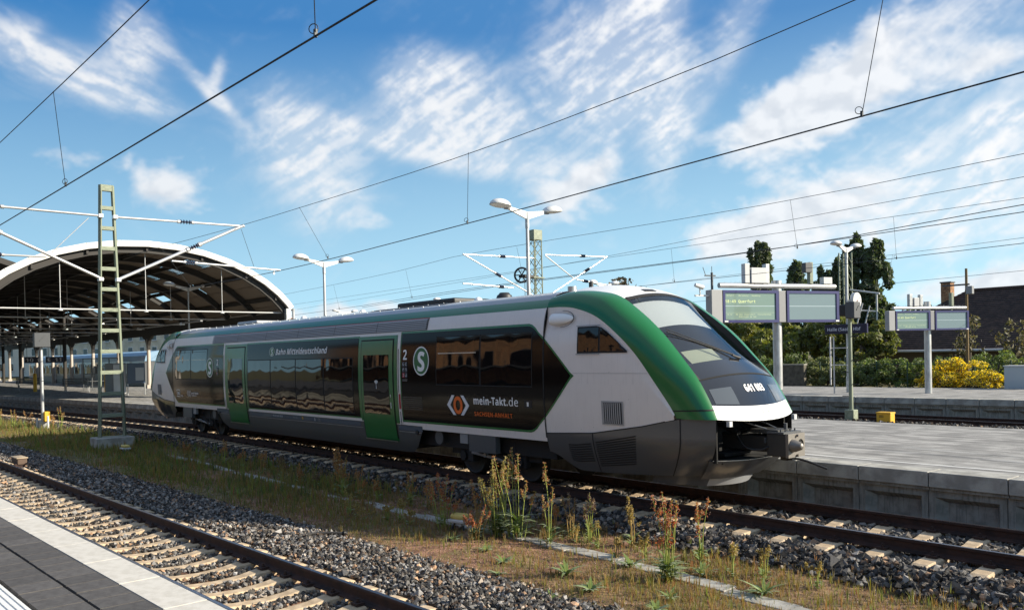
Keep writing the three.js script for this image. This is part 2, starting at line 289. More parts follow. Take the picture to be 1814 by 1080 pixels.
function makeTrack(name, label, axis, x0, x1, railY, phase, spacing, group, sleepers = true) {
  const t = structure(name, label);
  if (group) { t.position.set(...group.pos); t.rotation.y = group.turn; }
  const steps = []; for (let x = x0; x <= x1 + 0.01; x += 2) steps.push(x);
  for (const s of [-1, 1]) {
    const path = steps.map((x) => V(x, railY, axis(x) + s * 0.7525));
    const r = mesh('rail', sweep(path, railProfile), M.rust, t);
    mesh('running_surface', sheet(steps.length - 1, 1, (u, v) => { const q = path[Math.round(u * (steps.length - 1))]; return [q.x, q.y + 0.0015, q.z + (0.5 - v) * 0.05]; }), M.railTop, r);
  }
  if (!sleepers) return t;
  const rr = rng(name.length * 91 + 5), spots = [];
  for (let k = Math.ceil((x0 - phase) / spacing); phase + k * spacing < x1; k++) {
    const x = phase + k * spacing, a = Math.atan2(axis(x + 0.5) - axis(x - 0.5), 1);
    const m = mesh(k ? `sleeper_${String(Math.abs(k) + (k < 0 ? 500 : 0)).padStart(3, '0')}` : 'sleeper', sleeperGeo, M.sleeper, t);
    m.position.set(x + (rr() - 0.5) * 0.02, railY - 0.185 + (rr() - 0.5) * 0.006, axis(x) + (rr() - 0.5) * 0.03); m.rotation.y = -a + (rr() - 0.5) * 0.012;
    spots.push(m.position);
  }
  const im = new THREE.InstancedMesh(clipGeo, M.rust, spots.length * 4); im.name = 'rail_fastening'; im.userData.kind = 'stuff';
  const mm = new THREE.Matrix4(); let n = 0;
  for (const p of spots) for (const z of [-0.86, -0.645, 0.645, 0.86]) im.setMatrixAt(n++, mm.makeTranslation(p.x, railY - 0.172, p.z + z));
  t.add(im); return t;
}
const nearGroup = { pos: [0, 0, zNear(0) + 0.7525], turn: NA };
makeTrack('near_track', 'rusty rail and pale sleepers beside the lit platform edge', () => 0, -46, 24, -0.24, 7.61, 0.62, nearGroup);
makeTrack('railcar_track', 'track carrying the green and silver railcar', bend, -70, 28, 0, 9.92, 0.6732);
makeTrack('middle_track', 'track behind the first platform', () => -11.6, -110, 40, 0, 0, 0.65, null, false);
makeTrack('far_track', 'track along the far platform wall', () => -18.95, -110, 40, 0, 0, 0.65, null, false);

// ballast: crushed stone, uncountable
{
  const R = rng(77), shapes = [];
  for (let k = 0; k < 5; k++) {
    const g = k < 3 ? new THREE.OctahedronGeometry(1.12, 0) : new THREE.IcosahedronGeometry(1, 0), p = g.attributes.position, key = new Map();
    for (let i = 0; i < p.count; i++) {
      const id = [p.getX(i), p.getY(i), p.getZ(i)].map((v) => v.toFixed(2)).join();
      if (!key.has(id)) key.set(id, k < 3 ? [0.65 + 0.75 * R(), 0.65 + 0.75 * R(), 0.65 + 0.75 * R()] : [0.5 + 0.8 * R(), 0.5 + 0.8 * R(), 0.5 + 0.8 * R()]);
      const s = key.get(id); p.setXYZ(i, p.getX(i) * s[0] + (s[1] - 1) * 0.5, p.getY(i) * s[1] * 0.72 + (s[2] - 1) * 0.35, p.getZ(i) * s[2] * 1.2 + (s[0] - 1) * 0.5);
    }
    g.computeVertexNormals(); shapes.push(g);
  }
  const stone = std([1, 1, 1], 0.85, { bumpMap: bumpFine, bumpScale: 0.004 });
  const lots = shapes.map(() => []);
  const put = (x, y, z, s, c) => lots[R() * 5 | 0].push([x, y, z, s, c]);
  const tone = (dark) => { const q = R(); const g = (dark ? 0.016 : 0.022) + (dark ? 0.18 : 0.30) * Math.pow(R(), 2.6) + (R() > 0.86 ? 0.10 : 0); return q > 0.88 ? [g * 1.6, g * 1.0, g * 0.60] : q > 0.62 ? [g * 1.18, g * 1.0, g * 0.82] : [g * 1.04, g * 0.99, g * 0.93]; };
  // near track: between the sleepers and on the shoulder
  const ca = Math.cos(NA), sa = Math.sin(NA);
  const nearPut = (lx, lz, y, s, c) => { put(lx * ca + lz * sa, y, nearGroup.pos[2] - lx * sa + lz * ca, s, c); };
  for (let i = 0; i < 92000; i++) {
    const q = R(), lx = 16 - 46 * q * (0.45 + 0.55 * q), lz = -2.75 + R() * 4.6;
    if (lx > 15) continue;
    const ph = ((lx - 7.61) / 0.62) % 1, off = Math.abs(((ph + 1.5) % 1) - 0.5) * 0.62, onS = off < 0.155 && lz > -1.32 && lz < 1.32;
    const edge = lz < -2.3 ? (lz + 2.75) / 0.45 : 1;
    if (onS || R() > edge * 1.1 || (Math.abs(Math.abs(lz) - 0.7525) < 0.085)) continue;
    const heap = lz < -1.32 ? 0.045 * Math.sin(clamp((lz + 2.75) / 1.45) * Math.PI) : -0.005;
    nearPut(lx, lz, -0.475 + heap + 0.035 * R() + (lz < -1.32 ? 0.02 : 0), 0.013 + 0.026 * R() + (R() > 0.88 ? 0.018 : 0), tone(false));
  }
  // railcar track
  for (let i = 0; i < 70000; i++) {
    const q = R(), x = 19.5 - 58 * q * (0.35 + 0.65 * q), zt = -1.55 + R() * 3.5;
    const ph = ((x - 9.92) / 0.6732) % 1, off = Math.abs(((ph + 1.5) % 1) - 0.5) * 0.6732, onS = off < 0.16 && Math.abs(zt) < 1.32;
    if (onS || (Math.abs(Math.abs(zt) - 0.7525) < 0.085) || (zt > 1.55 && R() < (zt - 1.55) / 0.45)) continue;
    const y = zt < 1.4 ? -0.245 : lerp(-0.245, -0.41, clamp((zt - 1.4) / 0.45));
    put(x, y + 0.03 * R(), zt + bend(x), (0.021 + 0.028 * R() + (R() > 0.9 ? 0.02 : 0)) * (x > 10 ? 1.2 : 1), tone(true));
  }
  // strip of ballast in view along the far track
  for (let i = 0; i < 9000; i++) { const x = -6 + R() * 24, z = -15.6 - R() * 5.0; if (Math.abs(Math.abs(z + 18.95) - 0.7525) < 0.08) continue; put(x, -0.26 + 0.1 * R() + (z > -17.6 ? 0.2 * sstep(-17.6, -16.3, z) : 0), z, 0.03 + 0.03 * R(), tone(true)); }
  const mm = new THREE.Matrix4(), qq = new THREE.Quaternion(), e = new THREE.Euler();
  lots.forEach((l, k) => {
    const im = new THREE.InstancedMesh(shapes[k], stone, l.length); im.name = numbered('ballast_stones'); im.userData = { kind: 'stuff', label: 'crushed grey ballast stones along the tracks', category: 'ballast' };
    l.forEach(([x, y, z, s, c], i) => { qq.setFromEuler(e.set(R() * 6.3, R() * 6.3, R() * 6.3)); im.setMatrixAt(i, mm.compose(V(x, y, z), qq, V(s, s, s))); im.setColorAt(i, col(...c)); });
    scene.add(im);
  });
}

// ------------------------------------------------------------------ platforms
const PW = 1.139;
const nicheGeo = (() => {   // one precast wall unit with a splayed recess; width along x from 0, face at z = 0, top at y = 0
  const W = PW - 0.012, Hh = 0.92, o = [[0.10, -0.115], [W - 0.10, -0.115], [W - 0.10, -0.66], [0.10, -0.66]], n = [[0.24, -0.20], [W - 0.17, -0.20], [W - 0.17, -0.53], [0.24, -0.53]], f = [[0, 0], [W, 0], [W, -Hh], [0, -Hh]];
  const p = [], quad = (a, b, c, d) => p.push(...a, ...b, ...c, ...a, ...c, ...d), z = (q, d) => [q[0], q[1], d];
  for (let k = 0; k < 4; k++) { const l = (k + 1) % 4; quad(z(f[k], 0), z(o[k], 0), z(o[l], 0), z(f[l], 0)); quad(z(o[k], 0), z(n[k], -0.14), z(n[l], -0.14), z(o[l], 0)); }
  quad(z(n[0], -0.14), z(n[3], -0.14), z(n[2], -0.14), z(n[1], -0.14));
  quad([0, 0, 0], [0, -Hh, 0], [0, -Hh, -0.2], [0, 0, -0.2]); quad([W, 0, 0], [W, 0, -0.2], [W, -Hh, -0.2], [W, -Hh, 0]);
  const g = new THREE.BufferGeometry(); g.setAttribute('position', new THREE.Float32BufferAttribute(p, 3)); g.computeVertexNormals(); return metric(g, 1);
})();
const edgeSlabGeo = metric(rbox(PW - 0.014, 0.235, 0.5, 0.012, PW / 2, -0.1175, -0.17), 1);
const lipGeo = metric(box(PW - 0.012, 0.05, 0.12, PW / 2, -0.262, 0.015), 1);
// a platform: slabs and wall units along the line front(x), paved behind
function platform(name, label, front, back, x0, x1, top, phase, unitsFrom, unitsTo) {
  const P = structure(name, label);
  const n = Math.round((x1 - x0) / 4);
  mesh('paved_surface', sheet(n, 1, (u, v) => { const x = lerp(x0, x1, u); return [x, top - 0.004, lerp(front(x) - 0.38, back(x), v)]; }, (q) => [q[0] / 3.1, q[2] / 3.1]), M.asphalt, P);
  mesh('rear_wall', sheet(n, 1, (u, v) => { const x = lerp(x0, x1, u); return [x, lerp(top - 0.004, -0.6, v), back(x)]; }, (q) => [q[0], q[1]]), M.wall, P);
  let k = 0;
  for (let x = phase + Math.ceil((unitsFrom - phase) / PW) * PW; x < unitsTo; x += PW, k++) {
    const a = Math.atan2(front(x + 0.5) - front(x - 0.5), 1), num = (s) => (k ? `${s}_${String(k).padStart(3, '0')}` : s);
    const s = mesh(num('edge_slab'), edgeSlabGeo, M.concrete, P); s.position.set(x, top + 0.002 * Math.sin(k * 7.3), front(x)); s.rotation.y = -a;
    const w = mesh(num('wall_unit'), nicheGeo, M.wall, P); w.position.set(x - 0.04, top - 0.285, front(x) - 0.03); w.rotation.y = -a;
    const l = mesh(num('ledge'), lipGeo, M.wall, P); l.position.copy(s.position); l.position.z -= 0.04; l.rotation.y = -a;
  }
  return P;
}
const p1Front = (x) => -1.66 + bend(x) * 1.0;
const p1 = platform('platform', 'grey paved platform beside the railcar', p1Front, () => -9.85, -120, 60, 0.563, 13.264, -58, 22);
for (const z of [-4.4, -7.6, -9.2]) mesh('paving_joint', sheet(40, 1, (u, v) => [lerp(-60, 50, u), 0.5632, z + (v - 0.5) * 0.02]), M.blackGap, p1);
mesh('white_line', sheet(40, 1, (u, v) => { const x = lerp(-60, 50, u); return [x, 0.5636, p1Front(x) - 0.75 - v * 0.09]; }), std([0.55, 0.55, 0.53], 0.8), p1);
const p2Front = (x) => -20.62 - 0.075 * (x - 1.35) * (x > -20 ? 1 : 0) - (x <= -20 ? 0.075 * (-20 - 1.35) : 0);
platform('far_platform', 'grey paved platform with the tall display boards', p2Front, (x) => -29.2 - 0.1 * clamp(x, -20, 20), -120, 60, 0.563, 1.0, -8, 18);

const SLAB = 1.2, SLAB0 = 13.55;
// near platform, in its own turned frame: x along the edge, z away from the track
{
  const P = structure('near_platform', 'platform edge with white stripe and dark paving');
  P.position.set(0, 0.31, zNear(0) + 2.31); P.rotation.y = NA;
  const R = rng(5);
  const slab = metric(rbox(SLAB - 0.014, 0.16, 0.400, 0.003, 0, -0.08, 0), 1), pav = [0, 1, 2].map((i) => metric(rbox(0.345, 0.08, 0.390, 0.003, i * 0.31, -0.04, i * 0.2), 1).translate(-i * 0.31, 0, -i * 0.2));
  let k = 0;
  for (let x = SLAB0 - SLAB * 16 + SLAB / 2; x < 18; x += SLAB, k++) { const m = mesh(k ? `edge_slab_${String(k).padStart(3, '0')}` : 'edge_slab', slab, M.stripe, P); m.position.set(x, 0.0015 * Math.sin(k * 5), 0.203 + 0.002 * R()); }
  k = 0;
  const pm = [0.86, 1, 1.12].map((v) => std([v, v * 0.985, v * 0.97], 0.85, { map: T.paver, bumpMap: bumpFine, bumpScale: 0.003 }));
  for (let row = 0; row < 2; row++) for (let x = 0.89 + row * 0.0; x < 17; x += 0.365, k++) { const m = mesh(k ? `paving_stone_${String(k).padStart(3, '0')}` : 'paving_stone', pav[(R() * 3) | 0], pm[(R() * 3) | 0], P); m.position.set(x, -0.002 + 0.004 * R(), 0.612 + row * 0.418); }
  const rib = []; for (let i = 0; i < 5; i++) rib.push(box(0.29, 0.008, 0.022, 0, 0.003, -0.118 + i * 0.059));
  const tact = merge([box(0.29, 0.08, 0.29, 0, -0.041, 0), ...rib]);
  k = 0;
  for (let row = 0; row < 2; row++) for (let x = 3; x < 17; x += 0.296, k++) { const m = mesh(k ? `guide_slab_${String(k).padStart(3, '0')}` : 'guide_slab', tact, M.white, P); m.position.set(x, 0, 1.41 + row * 0.296); }
  mesh('paved_surface', at(new THREE.PlaneGeometry(160, 8).toNonIndexed(), -20, -0.01, 5.86, -Math.PI / 2), M.paver, P);
  mesh('bedding', box(160, 0.5, 1.95, -20, -0.335, 1.05), std([0.03, 0.027, 0.024], 0.95), P);
  mesh('front_wall', box(160, 0.9, 0.2, -20, -0.62, 0.13), M.wall, P);
}
// row of concrete cable-trough lids in the grass
{
  const P = structure('cable_trough', 'row of flush concrete cable trough lids in the grass'), R = rng(9);
  const lid = metric(rbox(0.97, 0.07, 0.28, 0.012), 1);
  let k = 0;
  for (let x = -6; x < 17.4; x += 0.985, k++) { const z = troughZ(x); const m = mesh(k ? `trough_lid_${String(k).padStart(3, '0')}` : 'trough_lid', lid, M.concrete, P); m.position.set(x, groundY(x, z) - 0.022 - (x < 9 ? 0.02 * R() : 0) + 0.012 * R(), z + (R() - 0.5) * 0.03); m.rotation.set((R() - 0.5) * 0.07, -0.02 + (R() - 0.5) * 0.07, (R() - 0.5) * 0.03); }
}
// ------------------------------------------------------------------ the railcar (x along the train, its middle at 0; y up from the rail; z across)
const MT = {
  silver: phys([1, 1, 1], 0.42, { map: tex(512, (u, v) => { const f = fbm(u * 6, v * 6, 4, 140, 6), k = fbm(u * 60, v * 2.5, 3, 141, 0), g = hash(u * 512 | 0, v * 512 | 0, 5); const d = 0.95 + 0.07 * f - 0.07 * sstep(0.6, 0.85, k) + 0.03 * (g - 0.5); return S3([0.74 * d, 0.685 * d, 0.64 * d]); }), clearcoat: 0.35, clearcoatRoughness: 0.25, bumpMap: grainTex(256, 64, 33), bumpScale: 0.0006 }),
  white: phys([0.78, 0.78, 0.76], 0.35, { clearcoat: 0.5, clearcoatRoughness: 0.2 }),
  green: phys([0.003, 0.125, 0.028], 0.34, { clearcoat: 0.45, clearcoatRoughness: 0.15 }),
  roof: phys([0.36, 0.37, 0.375], 0.38, { clearcoat: 0.3 }),
  panel: phys([0.006, 0.0055, 0.0055], 0.11, { specularIntensity: 0.38 }),
  glass: phys([0.005, 0.005, 0.006], 0.03, { ior: 1.55, bumpMap: tex(256, (u, v) => { const f = fbm(u * 3, v * 3, 2, 8, 3); return [f, f, f]; }, false, 0.7), bumpScale: 0.006 }),
  clear: phys([0.70, 0.74, 0.76], 0.02, { transmission: 1, thickness: 0, ior: 1.95 }),
  lower: phys([0.085, 0.086, 0.088], 0.28, { clearcoat: 0.5, clearcoatRoughness: 0.2 }),
  rubber: std([0.008, 0.008, 0.008], 0.7),
  red: std([0.35, 0.012, 0.015], 0.5),
  louvre: std([0.34, 0.335, 0.33], 0.5),
  inside: std([0.10, 0.105, 0.11], 0.8),
  bogie: std([0.008, 0.008, 0.0085], 0.75),
  blind: std([0.62, 0.62, 0.58], 0.8),
  steel: std([0.5, 0.48, 0.44], 0.35, { metalness: 0.8 }),
};
// half-width of the body at height y
const WT = [[0.30, 1.16], [0.45, 1.26], [0.62, 1.325], [0.8, 1.36], [0.95, 1.383], [1.05, 1.396], [1.3, 1.42], [1.7, 1.442], [2.15, 1.45], [2.6, 1.437], [2.9, 1.415], [3.1, 1.388], [3.25, 1.352], [3.38, 1.308], [3.5, 1.21], [3.6, 1.06], [3.68, 0.83], [3.735, 0.5], [3.76, 0.0]];
function halfW(y) {
  let i = 0; while (i < WT.length - 2 && y > WT[i + 1][0]) i++;
  const p = (k) => WT[clamp(k, 0, WT.length - 1)], [y1, w1] = p(i), [y2, w2] = p(i + 1), t = clamp((y - y1) / (y2 - y1)), m1 = i ? (w2 - p(i - 1)[1]) / (y2 - p(i - 1)[0]) : (w2 - w1) / (y2 - y1), m2 = i + 2 < WT.length ? (p(i + 2)[1] - w1) / (p(i + 2)[0] - y1) : (w2 - w1) / (y2 - y1), h = y2 - y1;
  return (2 * t ** 3 - 3 * t * t + 1) * w1 + (t ** 3 - 2 * t * t + t) * h * m1 + (-2 * t ** 3 + 3 * t * t) * w2 + (t ** 3 - t * t) * h * m2;
}
const taper = (x) => { const t = Math.max(0, Math.abs(x) - 10) / 3; return 0.02 * t + 0.125 * Math.pow(t, 2.6); };
const sideZ = (x, y) => halfW(y) - taper(x);
const train = thing('railcar', 'green, silver and black regional railcar standing at the platform', 'railcar');
// a panel lying on the body side: x from xa to xb, y between two functions of x, raised by off; side 1 faces the camera platform, -1 the other
function skin(name, xa, xb, y0, y1, off, mat, parent = train, nx = 1, ny = 10, side = 1, label) {
  const f0 = typeof y0 === 'function' ? y0 : () => y0, f1 = typeof y1 === 'function' ? y1 : () => y1;
  return mesh(name, sheet(nx, ny, (u, v) => { const x = lerp(xa, xb, u), y = lerp(f0(x), f1(x), v), z = sideZ(x, y) + off; return [x * side, y, z * side]; }, (q, u, v) => [lerp(xa, xb, u), lerp(f0(lerp(xa, xb, u)), f1(lerp(xa, xb, u)), v)]), mat, parent, label);
}
// body shell between the two cabs
for (const s of [1, -1]) skin('side_shell', -10, 10, 1.0, 3.38, 0, MT.silver, train, 20, 24, s);
mesh('roof_shell', sheet(20, 30, (u, v) => { const a = (v - 0.5) * 2, y = Math.abs(a) > 0.5 ? lerp(3.6, 3.38 + 0.17, (Math.abs(a) - 0.5) * 2) : 0; let z, yy; const k = Math.abs(a); yy = 3.545 + (3.76 - 3.545) * Math.pow(1 - k, 0.62) * 1.0; yy = Math.min(yy, 3.76); z = k * halfW(3.545); yy = 3.545 + 0.215 * Math.sqrt(Math.max(0, 1 - k * k)) * (1); return [lerp(-10, 10, u), yy, -Math.sign(a) * z]; }, (q) => [q[0], q[2]]), MT.roof, train);
for (const s of [1, -1]) skin('green_cantrail', -10, 10, 3.38, 3.55, 0.001, MT.green, train, 20, 6, s);
for (const s of [1, -1]) skin('red_line', -6.22, 6.22, 3.372, 3.386, 0.006, MT.red, train, 10, 1, s);
// louvred grille under the cantrail: each slat its own blade
for (const s of [1, -1]) {
  const base = skin('louvre_band', -6.21, 6.21, 3.115, 3.37, 0.003, MT.darkLouvre ?? (MT.darkLouvre = std([0.10, 0.10, 0.10], 0.6)), train, 10, 4, s);
  for (let k = 0; k < 6; k++) { const y = 3.13 + k * 0.0405; mesh('louvre_slat', sheet(8, 1, (u, v) => { const x = lerp(-6.2, 6.2, u), yy = y + v * 0.033; return [x * s, yy, (sideZ(0, yy) + 0.006 + (1 - v) * 0.018) * s]; }), MT.louvre, base); }
  for (let k = 0; k < 7; k++) { const x = -6.2 + k * 2.065; mesh('louvre_joint', sheet(1, 4, (u, v) => { const xx = x + (u - 0.5) * 0.012, yy = lerp(3.118, 3.368, v); return [xx * s, yy, (sideZ(0, yy) + 0.026) * s]; }), MT.rubber, base); }
}
// black side panels with green outline
const hexTop = (g) => (x) => { const k = Math.abs(x); return k < 9.55 ? 3.062 + g : k < 9.85 ? 3.062 + g - 0.17 * ((k - 9.55) / 0.3) ** 2 : lerp(2.892 + g, 2.14, clamp((k - 9.85) / (0.85 + g * 1.1)) ** 1.12); };
const hexBot = (g) => (x) => { const k = Math.abs(x); return k < 9.55 ? 1.115 - g : k < 9.85 ? 1.115 - g + 0.17 * ((k - 9.55) / 0.3) ** 2 : lerp(1.285 - g, 2.14, clamp((k - 9.85) / (0.85 + g * 1.1)) ** 1.12); };
for (const s of [1, -1]) {
  for (const e of [1, -1]) {   // end panels
    const xa = e > 0 ? 5.2 : -10.78, xb = e > 0 ? 10.78 : -5.2;
    skin('panel_outline', xa, xb, hexBot(0.045), hexTop(0.045), 0.004, MT.green, train, 60, 10, s);
    skin('black_panel', e > 0 ? 5.24 : -10.7, e > 0 ? 10.7 : -5.24, hexBot(0), hexTop(0), 0.0075, MT.panel, train, 60, 12, s);
  }
  skin('panel_outline', -3.36, 3.36, 1.07, 3.062, 0.004, MT.green, train, 4, 10, s);
  skin('black_panel', -3.32, 3.32, 1.105, 3.02, 0.0075, MT.panel, train, 4, 12, s);
}
// windows
function pane(xa, xb, ya, yb, s, parent = train) {
  const f = skin('window', xa, xb, ya, yb, 0.0105, MT.rubber, parent, 2, 6, s);
  const g = skin('pane', xa + 0.022, xb - 0.022, ya + 0.022, yb - 0.022, 0.013, MT.glass, f, 3, 8, s);
  return f;
}
for (const s of [1, -1]) {
  for (const [a, b] of [[-3.26, -1.67], [-1.66, -0.06], [-0.05, 1.54], [1.55, 3.06]]) pane(a, b, 1.17, 2.55, s);
  for (const e of [1, -1]) for (const [a, b] of [[6.6, 8.12], [8.13, 9.69]]) {
    const f = pane(e > 0 ? a : -b, e > 0 ? b : -a, 1.92, 2.955, s);
    if (a < 8 || e < 0) { const xa = (e > 0 ? a : -b) + 0.09, xb = (e > 0 ? b : -a) - 0.12; skin('hopper_bar', xa, xb, 2.585, 2.605, 0.019, MT.steel, f, 2, 1, s); skin('hopper_bar', xa, xb, 2.86, 2.868, 0.017, MT.bogie, f, 2, 1, s); }
  }
}
// sliding plug doors
const doorBlack = MT.rubber;
for (const s of [1, -1]) for (const e of [1, -1]) {
  const X = (a, b) => (e > 0 ? [a, b] : [-b, -a]);
  const d = skin('door', ...X(3.37, 5.07), 1.02, 3.045, 0.009, MT.green, train, 2, 16, s);
  skin('door_step', ...X(3.47, 4.93), 0.60, 1.02, 0.010, MT.green, d, 2, 10, s);
  const [a, b] = X(3.46, 4.93);
  skin('door_gasket', a, b, 0.66, 2.965, 0.012, doorBlack, d, 2, 16, s);
  skin('door_leaf', a + 0.035, b - 0.035, 0.90, 2.93, 0.022, MT.green, d, 2, 16, s);
  skin('door_leaf_foot', a + 0.035, b - 0.035, 0.64, 0.90, 0.020, MT.green, d, 2, 6, s);
  const w = skin('door_window', a + 0.13, b - 0.20, 1.215, 2.60, 0.026, MT.glass, d, 2, 10, s);
  skin('door_button', b - 0.155, b - 0.125, 1.36, 1.50, 0.030, MT.blind, d, 1, 1, s);
  skin('door_button', b - 0.155, b - 0.125, 1.62, 1.68, 0.030, MT.blind, d, 1, 1, s);
  skin('sill_edge', a + 0.02, b - 0.02, 0.585, 0.61, 0.05, MT.steel, d, 1, 1, s);
  const st = e > 0 ? [5.085, 5.20] : [-5.20, -5.085];
  skin('door_post', ...st, 1.0, 3.10, 0.010, MT.silver, train, 1, 12, s);
  const gr = skin('grab_recess', st[0] + 0.03, st[0] + 0.055, 1.72, 2.72, 0.014, MT.rubber, train, 1, 6, s);
  skin('grab_recess', st[0] + 0.05, st[0] + 0.075, 0.98, 1.30, 0.014, MT.rubber, train, 1, 3, s);
  if (e > 0) skin('emergency_plate', st[0] + 0.03, st[0] + 0.105, 1.36, 1.70, 0.016, MT.red, train, 1, 3, s);
}
// small louvre in the black panel beside the front door
for (const s of [1, -1]) for (let k = 0; k < 7; k++) skin('vent_slot', 5.26, 6.05, 1.36 + k * 0.044, 1.384 + k * 0.044, 0.011, MT.blackSlot ?? (MT.blackSlot = std([0.03, 0.03, 0.03], 0.4)), train, 2, 1, s);
// skirt between the bogies, with rounded ends, and a rubbing strip of blue-grey along its top
const skirtBot = (x) => { const k = Math.abs(x); return k < 5.2 ? 0.36 : 0.36 + 0.55 * ((k - 5.2) / 0.75) ** 2.2; };
for (const s of [1, -1]) {
  skin('skirt', -5.95, 5.95, skirtBot, 1.0, 0.004, MT.lower, train, 40, 10, s);
  for (const [a, b] of [[-3.3, 3.3], [5.0, 5.95], [-5.95, -5.0]]) skin('skirt_trim', a, b, 0.875, 0.985, 0.010, MT.trim ?? (MT.trim = phys([0.10, 0.12, 0.15], 0.25, { clearcoat: 0.5 })), train, 4, 2, s);
  for (const [a, b] of [[-3.4, 3.4], [5.0, 5.9], [-5.9, -5.0]]) skin('skirt_crease', a, b, 0.84, 0.852, 0.016, MT.louvre, train, 4, 1, s);
  skin('sole_bar', -10, -5.6, 0.93, 1.02, 0.002, MT.silver, train, 6, 3, s); skin('sole_bar', 5.6, 10, 0.93, 1.02, 0.002, MT.silver, train, 6, 3, s);
}
mesh('underframe', box(20, 0.5, 2.3, 0, 0.82, 0), MT.bogie, train);
mesh('floor_pan', box(9.6, 0.45, 2.2, 0, 0.6, 0), MT.bogie, train);
for (const s of [1, -1]) { skin('joint_gap', 9.985, 10.015, 1.0, 3.55, 0.0115, MT.rubber, train, 1, 24, s); skin('joint_gap', -10.015, -9.985, 1.0, 3.55, 0.0115, MT.rubber, train, 1, 24, s); }

// ---- the two cab ends; s = 1 builds the end at +x, s = -1 the same turned half round
const cr = (pts) => new THREE.CatmullRomCurve3(pts.map((p) => V(...p)), false, 'centripetal');
const C1 = cr([[10, 3.38, 1.31], [10.35, 3.375, 1.31], [10.70, 3.335, 1.322], [11.24, 3.165, 1.345], [11.76, 2.834, 1.368], [12.14, 2.497, 1.362], [12.487, 2.067, 1.335], [12.845, 1.575, 1.285], [12.90, 1.46, 1.272]]);
const C2 = cr([[10, 3.60, 1.065], [10.31, 3.655, 1.02], [10.67, 3.66, 0.975], [11.02, 3.62, 0.935], [11.40, 3.525, 0.905], [11.865, 3.245, 0.91], [12.365, 2.87, 0.95], [12.838, 2.41, 0.99], [13.156, 2.07, 1.02], [13.405, 1.68, 1.035], [13.52, 1.46, 1.055]]);
// match both edges by share of length so that rows run across the arch
const c1pt = (t) => C1.getPointAt(t), c2pt = (t) => C2.getPointAt(t);
const tAtY = (pt, y) => { let a = 0.2, b = 1; for (let i = 0; i < 40; i++) { const m = (a + b) / 2; if (pt(m).y > y) a = m; else b = m; } return (a + b) / 2; };
const tTop = tAtY(c2pt, 3.47), tSeam = tAtY(c2pt, 2.07), tGlass = tAtY(c2pt, 2.33), tWhite = tAtY(c2pt, 1.675);
const archPt = (t, v) => {   // a rounded shoulder: out from the windscreen edge, then down to the cheek
  const a = c1pt(t), b = c2pt(t), k = V(lerp(a.x, b.x, 0.93), lerp(a.y, b.y, 0.93), lerp(a.z, b.z, 0.10) + 0.015);
  return V(0, 0, 0).addScaledVector(a, (1 - v) ** 2).addScaledVector(k, 2 * v * (1 - v)).addScaledVector(b, v * v);
};
// the front between the two arches: w runs from -1 to 1 across
const frontPt = (t, w, sink = 0) => {
  const e = c2pt(t), tn = new THREE.Vector3().subVectors(c2pt(Math.min(1, t + 0.01)), c2pt(Math.max(0, t - 0.01))).normalize(), n = V(-tn.y, tn.x, 0).normalize();
  if (n.y < 0) n.negate();
  const low = sstep(2.2, 1.45, e.y), fwd = (0.13 + 0.12 * low) * (1 - w * w), k = t > tTop ? 1 : t / tTop;
  const crown = t < tTop ? (0.16 + (1 - k) * 0.0) * (1 - w * w) * (1 - 0.35 * k) : 0;
  const p = V(e.x, e.y, e.z * w); n.lerp(V(1, -0.22, 0), sstep(2.1, 1.6, e.y)).normalize();
  p.addScaledVector(n, t < tTop ? crown : fwd * Math.min(1, 0.75 + 0.25)).addScaledVector(n, -sink * Math.sin(clamp((t - tTop) / (tSeam - tTop)) * Math.PI));
  return p;
};
const planCurve = cr([[10, 0, 1.39], [11, 0, 1.385], [12, 0, 1.35], [12.5, 0, 1.31], [12.93, 0, 1.255], [13.28, 0, 1.165], [13.5, 0, 1.05]]);
const lowTop = (x) => (x < 11.17 ? lerp(1.085, 1.148, (x - 10) / 1.17) : x < 12.27 ? lerp(1.148, 1.317, (x - 11.17) / 1.1) : x < 12.93 ? lerp(1.317, 1.46, (x - 12.27) / 0.66) : 1.46);
const lowBot = (x) => (x < 10.75 ? lerp(0.74, 0.44, sstep(10, 10.75, x)) : 0.44 + 0.03 * (x - 10.75));
const lowPt = (q, v) => {   // q along the side into the corner, v from the bottom to the top seam
  const p = planCurve.getPointAt(q), x0 = p.x, y = lerp(lowBot(x0), lowTop(x0), v), d = clamp((1.12 - y) / 0.68), sh = Math.pow(d, 1.55);
  return V(x0 - sh * 0.55 * clamp((x0 - 11.4) / 2.1), y, p.z - 0.20 * sh - 0.10 * sh * clamp((x0 - 12) / 1.5) + 0.02 * (1 - d));
};
